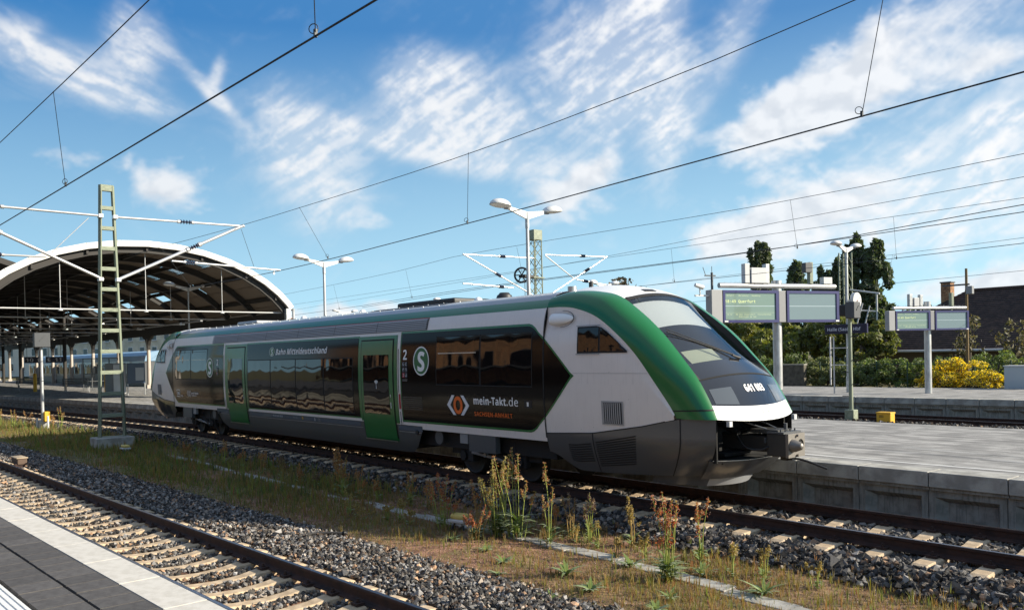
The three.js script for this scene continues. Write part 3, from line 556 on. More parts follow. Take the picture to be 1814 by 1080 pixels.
function cabEnd(s, tag) {
  const P = (v) => [v.x * s, v.y, v.z * s], Q = (v, m) => [v.x * s, v.y, v.z * m * s];
  const add = (name, nu, nv, fn, mat, parent = train, uvf) => mesh(name, sheet(nu, nv, fn, uvf), mat, parent);
  for (const m of [1, -1]) {
    const fl = (fn) => (u, v) => fn(u, v);
    // silver cheek
    add('cab_cheek', 40, 20, (u, v) => { const t = Math.pow(u, 0.9), x = lerp(10, 12.87, t), tt = (() => { let a = 0, b = 1; for (let i = 0; i < 26; i++) { const c = (a + b) / 2; if (c1pt(c).x < x) a = c; else b = c; } return a; })(), top = c1pt(tt), y = lerp(lowTop(x), top.y, v), z = lerp(sideZ(x, y), top.z, sstep(0.72, 1, v)); return Q(V(x, y, lerp(z, lowPt(0.02 + 0.0, 1).z, 0)), m); }, MT.silver, train, (q) => [q[0], q[1]]);
    add('green_arch', 60, 12, (u, v) => Q(archPt(u, v), m), MT.green);
    // side of the windscreen recess
    add('pillar_inner', 30, 2, (u, v) => { const t = lerp(tTop, tSeam, u), a = c2pt(t), b = frontPt(t, 0.965, 0.11); return Q(V(lerp(a.x, b.x, v), lerp(a.y, b.y, v), lerp(a.z, b.z, v)), m); }, MT.rubber);
    add('lower_cheek', 44, 16, (u, v) => Q(lowPt(u, v), m), MT.lower);
    add('seam_gap', 30, 1, (u, v) => { const q = lowPt(u * 0.86, 1), x = q.x; return Q(V(x, q.y + (v - 0.5) * 0.018, q.z + 0.006), m); }, MT.rubber);
    add('seam_gap', 1, 14, (u, v) => { const q = lowPt(0.838 + (u - 0.5) * 0.006, v); return Q(V(q.x + 0.003, q.y, q.z + 0.006), m); }, MT.rubber);
    add('seam_gap', 12, 1, (u, v) => { const q = archPt(0.962 + (v - 0.5) * 0.006, u); return Q(V(q.x + 0.004, q.y, q.z + 0.004), m); }, MT.rubber);
    add('seam_gap', 1, 12, (u, v) => { const q = lowPt(0.33 + (u - 0.5) * 0.006, v); return Q(V(q.x, q.y, q.z + 0.005), m); }, MT.rubber);
    // vents low on the cheek
    for (const [qa, qb, va, vb, n] of [[0.155, 0.315, 0.22, 0.72, 8], [0.345, 0.60, 0.16, 0.80, 12]]) for (let k = 0; k < n; k++) {
      const v0 = lerp(va, vb, k / n), h = (vb - va) / n * 0.45;
      add('vent_slot', 10, 1, (u, v) => { const q = lowPt(lerp(qa, qb, u), v0 + v * h + 0.06 * u); return Q(V(q.x, q.y, q.z + 0.005 + v * 0.012), m); }, MT.vent ?? (MT.vent = std([0.022, 0.022, 0.023], 0.5)));
    }
    // cab side window: a black frame, an opening light and a fixed triangular light
    const cz = (x, y) => sideZ(x, y);
    const cw = (nm, xa, xb, y0, y1, off, mat, par) => add(nm, 10, 8, (u, v) => { const x = lerp(xa, xb, u), y = lerp(y0(x), y1(x), v); return Q(V(x, y, cz(x, y) + off), m); }, mat, par);
    const top = (x) => (x < 11.37 ? 2.995 : lerp(2.985, 2.56, clamp((x - 11.37) / 0.60) ** 1.25)), bot = () => 2.53;
    const fr = cw('cab_window', 10.86, 11.99, bot, top, 0.010, MT.rubber, train);
    cw('pane', 10.89, 11.36, () => 2.56, () => 2.97, 0.014, MT.glass, fr);
    cw('pane', 11.40, 11.93, () => 2.56, (x) => top(x) - 0.02, 0.014, MT.glass, fr);
    cw('window_rim', 10.84, 11.40, () => 3.0, () => 3.018, 0.02, MT.louvre, fr); cw('window_rim', 10.84, 11.40, () => 2.505, () => 2.528, 0.02, MT.louvre, fr);
    // square louvre
    const lf = cw('louvre_frame', 11.41, 11.885, () => 1.31, () => 1.715, 0.010, MT.louvre, train);
    cw('louvre_back', 11.44, 11.855, () => 1.335, () => 1.69, 0.013, MT.black ?? M.black, lf);
    for (let k = 0; k < 9; k++) { const xa = 11.45 + k * 0.045; cw('louvre_blade', xa, xa + 0.024, () => 1.34, () => 1.685, 0.022, MT.louvre, lf); }
    add('panel_seam', 20, 1, (u, v) => { const x = lerp(10.75, 12.4, u), y = 2.18 + v * 0.006; return Q(V(x, y, sideZ(x, y) + 0.004), m); }, MT.louvre);
    for (const [x, y] of [[10.5, 1.3], [10.5, 1.9], [12.0, 1.75], [11.6, 2.2], [10.9, 1.2], [11.2, 1.25]]) add('rivet', 4, 4, (u, v) => { const r = 0.012, xx = x + (u - 0.5) * r, yy = y + (v - 0.5) * r; return Q(V(xx, yy, sideZ(xx, yy) + 0.005), m); }, MT.louvre);
    // scoop with its seam
    const sc = add('air_scoop', 14, 10, (u, v) => { const a = v * Math.PI, r = 0.11 * Math.sqrt(clamp(1 - u * u * 0.98)), x = 10.2 + u * 0.52, y = 3.155 + Math.cos(a) * r; return Q(V(x, y, cz(x, y) + 0.004 + Math.sin(a) * 0.10 * Math.pow(1 - u, 0.7)), m); }, MT.white);
    add('air_scoop_seam', 24, 1, (u, v) => { const a = (u - 0.5) * Math.PI, r = 0.145 + v * 0.008, x = 10.42 + Math.cos(a) * r * 2.1, y = 3.155 + Math.sin(a) * r; return Q(V(x, y, cz(x, y) + 0.004), m); }, MT.rubber);
    add('air_scoop_mouth', 1, 6, (u, v) => { const y = 3.155 + (v - 0.5) * 0.2; return Q(V(10.2 - u * 0.004, y, cz(10.2, y) + u * 0.09 * Math.sin(v * Math.PI)), m); }, MT.silver, sc);
  }
  // roof of the cab, windscreen, front panels (w from -1 to 1)
  add('cab_roof', 24, 24, (u, v) => P(frontPt(u * tTop, 1 - 2 * v)), MT.white, train);
  add('roof_hatch', 6, 4, (u, v) => { const p = frontPt(lerp(0.30, tTop * 0.93, u), lerp(0.30, -0.06, v)); return [p.x * s, p.y + 0.008, p.z * s]; }, MT.vent, train);
  const ws = add('windscreen', 30, 30, (u, v) => P(frontPt(lerp(tTop, tGlass, u), (1 - 2 * v) * 0.962, 0.11)), MT.clear, train);
  add('windscreen_header', 4, 24, (u, v) => { const p = frontPt(lerp(tTop - 0.004, tTop + 0.018, u), (1 - 2 * v) * 0.965, 0.09); return [p.x * s, p.y + 0.003, p.z * s]; }, MT.rubber, train);
  add('windscreen_apron', 8, 30, (u, v) => P(frontPt(lerp(tGlass, tSeam, u), (1 - 2 * v) * 0.985, 0.11)), MT.apron ?? (MT.apron = phys([0.02, 0.021, 0.024], 0.12, { clearcoat: 0.6, clearcoatRoughness: 0.05 })), train);
  const lp = add('lamp_panel', 12, 30, (u, v) => P(frontPt(lerp(tSeam + 0.004, tWhite, u), 1 - 2 * v)), MT.lampPanel ?? (MT.lampPanel = phys([0.016, 0.017, 0.02], 0.08, { clearcoat: 0.8, clearcoatRoughness: 0.04 })), train);
  for (const m of [1, -1]) {
    const on = (a, b, w0, w1, lift) => (u, v) => { const t = lerp(lerp(tSeam, tWhite, a), lerp(tSeam, tWhite, b), u), p = frontPt(t, m * lerp(w0, w1, v)); const q = frontPt(t, 0), n = V(0.62, 0.5, 0); return [(p.x + n.x * lift) * s, p.y + n.y * lift, p.z * s]; };
    const hl = add('headlight', 6, 10, on(0.42, 0.95, 0.93, 0.50, 0.006), MT.lens ?? (MT.lens = phys([0.07, 0.08, 0.09], 0.10, { clearcoat: 1, clearcoatRoughness: 0.05 })), train);
  }
  add('front_seam', 1, 30, (u, v) => { const p = frontPt(tSeam + u * 0.006, 1 - 2 * v); return [(p.x + 0.002) * s, p.y + 0.003, p.z * s]; }, MT.bay ?? (MT.bay = std([0.004, 0.004, 0.004], 0.9)), train);
  const nose = add('nose_band', 10, 30, (u, v) => P(frontPt(lerp(tWhite, 1, u), 1 - 2 * v)), MT.white, train);
  // faint green ring on the white band
  { const t = lerp(tWhite, 1, 0.4), pts = []; for (let k = 0; k <= 14; k++) { const a = -0.4 + k / 14 * 4.4, tt = t - Math.sin(a) * 0.018, p = frontPt(tt, 0.0 + Math.cos(a) * 0.075); pts.push(V((p.x + 0.004) * s, p.y + 0.002, p.z * s)); } mesh('emblem', wire(pts, 0.004, 28), std([0.25, 0.5, 0.34], 0.5), nose); }
  // cab behind the glass
  const cab = mesh('cab_bulkhead', box(0.06, 1.5, 2.0, 10.55 * s, 2.65, 0), MT.inside, train);
  mesh('cab_floor', box(2.2, 0.06, 2.0, 11.6 * s, 1.9, 0), MT.inside, train);
  mesh('driver_desk', rbox(0.7, 0.36, 1.7, 0.06, 12.30 * s, 2.12, 0), MT.midDesk ?? (MT.midDesk = std([0.12, 0.125, 0.13], 0.6)), train);
  mesh('driver_seat', merge([rbox(0.5, 0.12, 0.5, 0.05, 11.35 * s, 2.05, 0.2 * s), rbox(0.12, 0.75, 0.48, 0.05, 11.1 * s, 2.45, 0.2 * s)]), std([0.05, 0.06, 0.09], 0.9), train);
  add('sun_blind', 10, 20, (u, v) => { const p = frontPt(lerp(tTop + 0.03, lerp(tTop, tGlass, 0.44), u), (1 - 2 * v) * 0.86, 0.11); return [(p.x - 0.05) * s, p.y - 0.05, p.z * s]; }, MT.blind, train);
  add('desk_panel', 3, 10, (u, v) => { const p = frontPt(lerp(tTop, tGlass, lerp(0.80, 0.97, u)), lerp(0.7, -0.1, v), 0.11); return [(p.x - 0.10) * s, p.y - 0.05, p.z * s]; }, std([0.42, 0.42, 0.28], 0.7), train);
  // wiper
  {
    const lift = (t, w, d) => { const p = frontPt(t, w, 0.11); return V((p.x + 0.6 * d) * s, p.y + 0.6 * d, p.z * s); };
    const tb = lerp(tTop, tGlass, 0.985), ta = lerp(tTop, tGlass, 0.56);
    const wp = mesh('wiper_arm', merge([rod(lift(tb, -0.30, 0.05), lift(ta, 0.84, 0.06), 0.014, 0.009), rod(lift(tb - 0.012, -0.26, 0.05), lift(ta - 0.012, 0.80, 0.06), 0.009, 0.007), rod(lift(tb + 0.004, -0.36, 0.03), lift(tb - 0.006, -0.16, 0.055), 0.028, 0.02)]), M.black, train);
    mesh('wiper_blade', rod(lift(lerp(tTop, tGlass, 0.36), 0.945, 0.035), lift(lerp(tTop, tGlass, 0.78), 0.945, 0.035), 0.013), M.black, wp);
  }
  // coupler bay
  const bx = (n, g, mat, par = train) => { g.scale(1, 1, 1); if (n.startsWith('control') || (n.startsWith('coupler') && n !== 'coupler_bay')) g.translate(-0.17, 0, 0); const k = mesh(n, g, mat, par); if (s < 0) k.rotation.y = Math.PI; return k; };
  bx('coupler_bay', merge([box(0.05, 0.75, 2.1, 12.75, 1.12, 0), box(0.80, 0.04, 1.7, 13.05, 0.765, 0), box(0.75, 0.03, 1.9, 13.08, 1.425, 0), box(0.70, 0.68, 0.03, 13.08, 1.11, 0.955), box(0.70, 0.68, 0.03, 13.08, 1.11, -0.955)]), MT.bay ?? (MT.bay = std([0.004, 0.004, 0.004], 0.9)));
  bx('bay_fittings', merge([box(0.2, 0.3, 0.4, 13.0, 1.1, 0.55), box(0.2, 0.24, 0.5, 13.0, 1.05, -0.6), cyl(0.05, 0.05, 0.5, 10, 13.15, 1.28, 0.3, 0, 0, 1.2), cyl(0.04, 0.04, 0.5, 10, 13.15, 1.28, -0.35, 0, 0, 1.2), box(0.3, 0.05, 0.9, 13.2, 0.86, 0.2)]), MT.bay);
  bx('bay_bracket', merge([box(0.06, 0.085, 0.075, 13.60, 1.385, 0.86), box(0.06, 0.085, 0.075, 13.60, 1.385, -0.98)]), M.lightGrey);
  bx('air_hose', merge([wire([V(13.3, 1.42, 0.25), V(13.6, 1.33, 0.22), V(13.8, 1.27, 0.15)], 0.013, 8), wire([V(13.3, 1.42, -0.05), V(13.62, 1.35, -0.06), V(13.85, 1.27, -0.05)], 0.011, 8)]), M.midGrey);
  bx('control_cable', merge([wire([V(13.5, 1.2, 0.32), V(13.75, 0.98, 0.40), V(13.95, 0.95, 0.30), V(14.05, 1.0, 0.24)], 0.018, 16), wire([V(13.5, 1.2, -0.32), V(13.7, 0.9, -0.42), V(13.95, 0.9, -0.32), V(14.05, 1.0, -0.24)], 0.018, 16), wire([V(13.45, 1.3, 0.1), V(13.7, 1.22, 0.18), V(13.95, 1.26, 0.16)], 0.012, 12)]), M.black);
  bx('coupler_plate', merge([box(0.02, 0.08, 0.06, 14.0, 1.1, 0.24), box(0.3, 0.03, 0.5, 14.18, 1.225, 0), ...[-0.2, -0.07, 0.07, 0.2].map((z) => cyl(0.014, 0.014, 0.05, 8, 14.25, 1.25, z)), cyl(0.03, 0.03, 0.12, 10, 14.18, 1.30, -0.05)]), M.darkGrey);
  const cp = bx('coupler', merge([rbox(0.9, 0.26, 0.30, 0.03, 13.55, 1.03, 0), rbox(0.34, 0.36, 0.46, 0.02, 14.18, 1.03, 0), box(0.5, 0.06, 0.40, 13.95, 1.235, 0), box(0.12, 0.10, 0.2, 14.2, 0.83, -0.05)]), std([0.05, 0.05, 0.048], 0.55, { metalness: 0.4 }));
  const face = mesh('coupler_face', merge([(() => { const sh = new THREE.Shape([[-0.235, -0.185], [0.235, -0.185], [0.235, 0.185], [-0.235, 0.185]].map((q) => new THREE.Vector2(...q))); const h = new THREE.Path(); h.absarc(0.115, 0, 0.088, 0, Math.PI * 2); sh.holes.push(h); return at(new THREE.ExtrudeGeometry(sh, { depth: 0.05, bevelEnabled: false }), 14.35, 1.03, 0, 0, Math.PI / 2); })(), at(new THREE.LatheGeometry([[0.105, 0], [0.095, 0.05], [0.055, 0.15], [0.035, 0.17], [0, 0.175]].map((q) => new THREE.Vector2(...q)), 18), 14.40, 1.03, 0.115, 0, 0, -Math.PI / 2), cyl(0.02, 0.02, 0.06, 8, 14.41, 1.18, 0, 0, 0, Math.PI / 2), cyl(0.022, 0.022, 0.06, 8, 14.41, 0.87, 0, 0, 0, Math.PI / 2)]), std([0.20, 0.185, 0.165], 0.5, { metalness: 0.5 }), cp); face.position.x = -0.17; mesh('coupler_cup', at(new THREE.CircleGeometry(0.092, 24), 14.386, 1.03, -0.115, 0, Math.PI / 2), MT.bay, cp).position.x = -0.17;
  mesh('coupler_lever', merge([wire([V(14.28, 0.80, -0.02), V(14.36, 0.80, -0.10), V(14.50, 0.76, -0.17), V(14.75, 0.66, -0.28)], 0.02, 14), rbox(0.16, 0.07, 0.12, 0.02, 14.25, 0.82, -0.03)]), M.black, cp).position.x = -0.17;
  // chin below the bay and the rail guard
  add('chin', 14, 36, (u, v) => { const w = 1 - 2 * v, e = lowPt(0.985, clamp((lerp(0.46, 0.80, u) - 0.46) / 1.0)), y = lerp(0.47, 0.80, u); const bulge = (0.37 - 0.12 * (1 - u)) * (1 - Math.abs(w) ** 3.2); return P(V(e.x + bulge + 0.01, y, e.z * w * 1.005)); }, MT.lower, train);
  add('bay_floor', 4, 30, (u, v) => { const w = (1 - 2 * v) * 0.99, e = lowPt(0.985, 0.34), x1 = e.x + 0.37 * (1 - Math.abs(w) ** 3.2) + 0.005; return P(V(lerp(12.7, x1, u), 0.792, e.z * w)); }, MT.bay, train);
  add('chin_lip', 1, 30, (u, v) => { const w = (1 - 2 * v) * 0.97, e = lowPt(0.985, 0.34), bulge = 0.37 * (1 - Math.abs(w) ** 3.2); return P(V(e.x + bulge + 0.014, 0.797 + u * 0.012, e.z * w)); }, MT.steel, train);
  for (const m of [1, -1]) add('rail_guard', 12, 4, (u, v) => { const q = u, x = lerp(12.2, 13.06, q), z = m * lerp(1.0, 0.66, q ** 2.2); return P(V(x - 0.10 * (1 - v) + 0.03 * v, lerp(0.33, 0.52, v) + 0.03 * (1 - q), z - m * 0.05 * (1 - v))); }, MT.lower, train);
  add('rail_guard', 4, 20, (u, v) => { const w = 1 - 2 * v; return P(V(12.96 + 0.20 * (1 - w * w) + u * 0.13, lerp(0.33, 0.52, u), w * lerp(0.61, 0.66, u))); }, MT.guard ?? (MT.guard = phys([0.32, 0.33, 0.34], 0.35, {})), train);
}
cabEnd(1); cabEnd(-1);
// roof fittings
{
  const bolts = []; for (let k = 0; k < 26; k++) for (const z of [0.98, 0.62]) bolts.push(at(new THREE.SphereGeometry(0.018, 6, 4), -9.4 + k * 0.62 + (z < 0.7 ? 0.3 : 0), 3.545 + 0.215 * Math.sqrt(1 - (z / 1.14) ** 2) + 0.005, z));
  mesh('roof_bolts', merge(bolts), MT.white, train).userData.kind = 'stuff';
  const rz = (z) => 3.545 + 0.215 * Math.sqrt(Math.max(0, 1 - (z / 1.14) ** 2));
  mesh('roof_walkway', sheet(6, 4, (u, v) => { const x = lerp(-7.6, -4.6, u), z = lerp(0.86, 0.3, v); return [x, rz(z) + 0.012, z]; }), MT.vent, train);
  mesh('roof_walkway', sheet(6, 4, (u, v) => { const x = lerp(3.0, 6.2, u), z = lerp(0.90, 0.3, v); return [x, rz(z) + 0.012, z]; }), MT.vent, train);
  mesh('roof_cooler', rbox(2.4, 0.16, 1.1, 0.05, 4.6, 3.80, -0.2), MT.vent, train);
  mesh('roof_cooler', rbox(1.6, 0.14, 1.1, 0.05, -5.9, 3.78, -0.2), MT.roof, train);
  mesh('exhaust_stack', at(new THREE.LatheGeometry([[0.085, 0], [0.085, 0.17], [0.078, 0.17], [0.075, 0.05]].map((q) => new THREE.Vector2(...q)), 20), 10.05, 3.62, 0.72), MT.steel, train);
  mesh('roof_vent', merge([cyl(0.16, 0.19, 0.09, 18, 7.2, 3.80, 0), cyl(0.10, 0.15, 0.06, 18, 7.2, 3.87, 0)]), MT.vent, train);
  for (const x of [1.3, 3.4, 6.4, -2.2]) { mesh('aerial_dome', at(new THREE.SphereGeometry(0.10, 14, 7, 0, Math.PI * 2, 0, Math.PI / 2), x, 3.755, 0.1), MT.white, train); }
  mesh('horn', merge([cyl(0.045, 0.045, 0.16, 10, 9.75, 3.86, -0.1), box(0.08, 0.05, 0.08, 9.75, 3.77, -0.1)]), MT.vent, train);
  mesh('aerial_dome', at(new THREE.SphereGeometry(0.085, 14, 7, 0, Math.PI * 2, 0, Math.PI / 2), 9.98, 3.80, -0.35), MT.white, train);
}
// bogies
function bogie(xc) {
  const b = mesh('bogie', merge([box(2.9, 0.22, 0.14, xc, 0.55, 0.95), box(2.9, 0.22, 0.14, xc, 0.55, -0.95), box(0.4, 0.25, 1.9, xc, 0.62, 0), box(0.7, 0.12, 0.3, xc, 0.72, 1.0), cyl(0.06, 0.06, 0.9, 10, xc + 0.35, 0.5, 1.12, 0, 0, 1.25), box(0.16, 0.5, 0.16, xc - 0.62, 0.58, 1.08), box(0.16, 0.5, 0.16, xc + 0.75, 0.58, 1.08)]), MT.bogie, train);
  for (const dx of [-0.9, 0.9]) for (const z of [0.78, -0.78]) {
    const w = mesh('wheel', at(new THREE.LatheGeometry([[0.0, -0.05], [0.12, -0.07], [0.14, -0.03], [0.36, -0.02], [0.37, -0.065], [0.42, -0.065], [0.425, 0.05], [0.455, 0.07], [0.44, 0.075], [0.36, 0.06], [0.14, 0.05], [0, 0.05]].map((q) => new THREE.Vector2(...q)), 30), 0, 0, 0, z > 0 ? -Math.PI / 2 : Math.PI / 2), std([0.012, 0.011, 0.010], 0.6), b);
    w.position.set(xc + dx, 0.425, z);
    mesh('axle_box', merge([rbox(0.3, 0.28, 0.16, 0.04, xc + dx, 0.43, Math.sign(z) * 1.02), cyl(0.10, 0.10, 0.06, 14, xc + dx, 0.43, Math.sign(z) * 1.12, Math.PI / 2)]), MT.bogie, b);
  }
  mesh('air_spring', cyl(0.24, 0.26, 0.2, 16, xc, 0.82, 0.95), MT.rubber, b);
  mesh('damper', merge([rod(V(xc - 0.55, 0.52, 1.16), V(xc + 0.75, 0.40, 1.14), 0.035), cyl(0.05, 0.05, 0.06, 10, xc - 0.1, 0.5, 1.17, Math.PI / 2)]), M.midGrey, b);
}
bogie(8.0); bogie(-8.0);
for (const e of [1, -1]) { const g = mesh('equipment_box', box(0.86, 0.36, 0.12, e > 0 ? 8.05 : -8.75, 0.76, 1.32), M.darkGrey, train); mesh('equipment_cover', box(0.26, 0.2, 0.08, e > 0 ? 7.42 : -8.1, 0.82, 1.32), M.midGrey, g); mesh('fuel_cap', at(new THREE.CircleGeometry(0.15, 20), (e > 0 ? 6.45 : -6.45), 0.78, 1.30), M.darkGrey, g); }
for (const e of [1, -1]) mesh('filler_cap', cyl(0.05, 0.05, 0.05, 14, e * 5.75, 0.86, 1.385, Math.PI / 2), M.black, train);

// ---- lettering and marks on the side, printed on film that follows the body
function film(name, xa, xb, ya, yb, pxPerM, draw, off = 0.0165, parent = train) {
  const c = document.createElement('canvas'); c.width = Math.round((xb - xa) * pxPerM); c.height = Math.round((yb - ya) * pxPerM);
  const g = c.getContext('2d'); g.clearRect(0, 0, c.width, c.height); draw(g, c.width, c.height);
  const t = new THREE.CanvasTexture(c); t.colorSpace = THREE.SRGBColorSpace; t.magFilter = THREE.LinearFilter; t.anisotropy = 8;
  const m = mesh(name, sheet(8, 6, (u, v) => { const x = lerp(xa, xb, u), y = lerp(ya, yb, v); return [x, y, sideZ(x, y) + off]; }), new THREE.MeshStandardMaterial({ map: t, transparent: true, roughness: 0.4 }), parent);
  m.castShadow = false; return m;
}
const WH = '#ececea', sFont = (px) => `bold ${px}px sans-serif`;
function sRing(g, w, h) {
  g.fillStyle = '#dededc'; g.beginPath(); g.ellipse(w / 2, h / 2, w * 0.49, h * 0.49, 0, 0, 7); g.fill();
  g.fillStyle = '#155c2c'; g.beginPath(); g.ellipse(w / 2, h / 2, w * 0.44, h * 0.44, 0, 0, 7); g.fill();
  g.fillStyle = '#e4e4e2'; g.textAlign = 'center'; g.textBaseline = 'middle'; g.font = `900 ${h * 0.88}px sans-serif`; g.fillText('S', w / 2, h * 0.53);
}
function fitText(g, s, x, y, w, font, h) { g.font = font; const m = g.measureText(s).width; g.save(); g.translate(x, y); g.scale(w / m, 1); g.fillText(s, 0, 0); g.restore(); }
film('line_emblem', 5.74, 6.36, 2.115, 2.765, 260, sRing);
film('line_emblem', -6.65, -6.02, 2.0, 2.65, 200, sRing);
film('line_name', -1.73, 1.75, 2.64, 2.90, 240, (g, w, h) => { g.save(); sRing(g, h * 1.36, h); g.restore(); g.fillStyle = WH; g.textAlign = 'left'; g.textBaseline = 'alphabetic'; fitText(g, 'Bahn Mitteldeutschland', h * 1.55, h * 0.84, w - h * 1.62, `italic bold ${h * 0.86}px sans-serif`); });
film('class_number', 5.33, 5.49, 2.46, 2.71, 240, (g, w, h) => { g.fillStyle = WH; g.textAlign = 'center'; g.font = sFont(h * 1.25); g.fillText('2', w / 2, h * 0.95); });
film('class_number', -5.72, -5.60, 2.39, 2.61, 200, (g, w, h) => { g.fillStyle = WH; g.textAlign = 'center'; g.font = sFont(h * 1.2); g.fillText('2', w / 2, h * 0.95); });
const pictos = (g, w, h) => { const cs = ['#27303f', '#27303f', '#27303f', '#27303f', '#8d2a3a', '#27303f']; for (let k = 0; k < 6; k++) { const x = (k % 2) * w * 0.52, y = Math.floor(k / 2) * h * 0.27; g.fillStyle = cs[k]; g.fillRect(x, y, w * 0.45, h * 0.24); g.strokeStyle = '#c8c8ca'; g.lineWidth = w * 0.05; g.beginPath(); g.arc(x + w * 0.22, y + h * 0.12, w * 0.12, k, k + 4.4); g.stroke(); } g.fillStyle = '#9a9a9a'; g.fillRect(0, h * 0.86, w, h * 0.02); g.fillRect(0, h * 0.92, w * 0.9, h * 0.02); };
film('pictogram_stickers', 5.30, 5.51, 1.97, 2.43, 260, pictos);
film('pictogram_stickers', -5.76, -5.60, 2.05, 2.33, 200, pictos);
film('hexagon_logo', 6.97, 7.75, 1.30, 1.73, 260, (g, w, h) => {
  g.fillStyle = '#d8d8da'; for (const m of [0, 1]) { g.save(); if (m) { g.translate(w, 0); g.scale(-1, 1); } g.beginPath(); g.moveTo(w * 0.24, h * 0.02); g.lineTo(w * 0.37, h * 0.02); g.lineTo(w * 0.16, h * 0.5); g.lineTo(w * 0.40, h * 0.98); g.lineTo(w * 0.27, h * 0.98); g.lineTo(w * 0.01, h * 0.5); g.closePath(); g.fill(); g.restore(); }
  g.strokeStyle = '#e0641c'; g.lineWidth = w * 0.10; g.beginPath(); g.ellipse(w / 2, h * 0.5, w * 0.15, h * 0.34, 0, 0, 7); g.stroke();
});
film('website_lettering', 7.87, 9.31, 1.42, 1.76, 260, (g, w, h) => { g.fillStyle = WH; g.textAlign = 'left'; g.textBaseline = 'alphabetic'; fitText(g, 'mein-Takt.', w * 0.005, h * 0.62, w * 0.765, sFont(h * 0.64)); fitText(g, 'de', w * 0.775, h * 0.62, w * 0.21, `${h * 0.64}px sans-serif`); });
film('region_lettering', 7.88, 9.11, 1.305, 1.43, 260, (g, w, h) => { g.fillStyle = '#d8601c'; g.textAlign = 'left'; g.textBaseline = 'alphabetic'; fitText(g, 'SACHSEN-ANHALT', w * 0.01, h * 0.90, w * 0.97, sFont(h * 0.98)); });
film('operator_marks', -9.70, -7.30, 1.25, 1.58, 200, (g, w, h) => { g.strokeStyle = WH; g.fillStyle = WH; g.lineWidth = h * 0.06; g.strokeRect(w * 0.04, h * 0.12, w * 0.13, h * 0.72); g.font = sFont(h * 0.5); g.textAlign = 'center'; g.fillText('DB', w * 0.105, h * 0.66); g.font = `${h * 0.24}px sans-serif`; g.textAlign = 'left'; g.fillText('Regio', w * 0.21, h * 0.82); g.lineWidth = h * 0.08; g.beginPath(); g.moveTo(w * 0.52, h * 0.1); g.lineTo(w * 0.48, h * 0.45); g.lineTo(w * 0.52, h * 0.82); g.moveTo(w * 0.60, h * 0.1); g.lineTo(w * 0.64, h * 0.45); g.lineTo(w * 0.60, h * 0.82); g.stroke(); g.beginPath(); g.ellipse(w * 0.56, h * 0.46, w * 0.02, h * 0.25, 0, 0, 7); g.stroke(); g.font = sFont(h * 0.3); g.fillText('mein-Takt.de', w * 0.66, h * 0.50); g.font = sFont(h * 0.17); g.fillText('SACHSEN-ANHALT', w * 0.66, h * 0.72); });
film('wireless_symbol', 4.08, 4.30, 1.80, 2.05, 260, (g, w, h) => { g.strokeStyle = WH; g.lineWidth = w * 0.09; for (const r of [0.18, 0.32, 0.46]) { g.beginPath(); g.arc(w / 2, h * 0.62, w * r, -2.4, -0.74); g.stroke(); } g.fillStyle = WH; g.fillRect(w * 0.46, h * 0.62, w * 0.08, h * 0.36); }, 0.031);
film('data_lettering', -1.75, 1.65, 0.87, 1.0, 200, (g, w, h) => { g.fillStyle = '#aeb2b6'; g.font = sFont(h * 0.62); g.textAlign = 'left'; g.fillText('95 80 0 641 003-0', w * 0.02, h * 0.72); g.font = `${h * 0.4}px sans-serif`; g.fillText('28,9 m  54 t', w * 0.40, h * 0.68); g.fillStyle = '#b08a2a'; g.fillRect(w * 0.56, h * 0.15, w * 0.025, h * 0.6); g.fillStyle = '#b6babd'; g.font = sFont(h * 0.95); g.fillText('A', w * 0.77, h * 0.85); g.font = `${h * 0.36}px sans-serif`; g.fillText('R 54 t', w * 0.84, h * 0.45); g.fillText('P 49 t', w * 0.84, h * 0.85); }, 0.018);
{ const s = skin('switch_plate', 9.445, 9.66, 1.53, 1.67, 0.013, M.black, train, 1, 1); skin('switch_label', 9.525, 9.58, 1.56, 1.64, 0.018, M.white, s, 1, 1); }
// running number on the front
for (const e of [1]) {
  const c = document.createElement('canvas'); c.width = 360; c.height = 90; const g = c.getContext('2d'); g.clearRect(0, 0, 360, 90); g.fillStyle = '#dcdcdc'; g.textBaseline = 'alphabetic'; g.textAlign = 'left'; fitText(g, '641 003', 8, 78, 344, '900 92px sans-serif');
  const t = new THREE.CanvasTexture(c); t.colorSpace = THREE.SRGBColorSpace; t.magFilter = THREE.LinearFilter;
  const m = mesh('running_number', sheet(10, 4, (u, v) => { const tt = lerp(tSeam, tWhite, lerp(0.64, 0.36, v)), p = frontPt(tt, lerp(0.24, -0.31, u)); return [p.x + 0.006, p.y + 0.005, p.z]; }), new THREE.MeshStandardMaterial({ map: t, transparent: true, roughness: 0.4 }), train); m.castShadow = false;
}
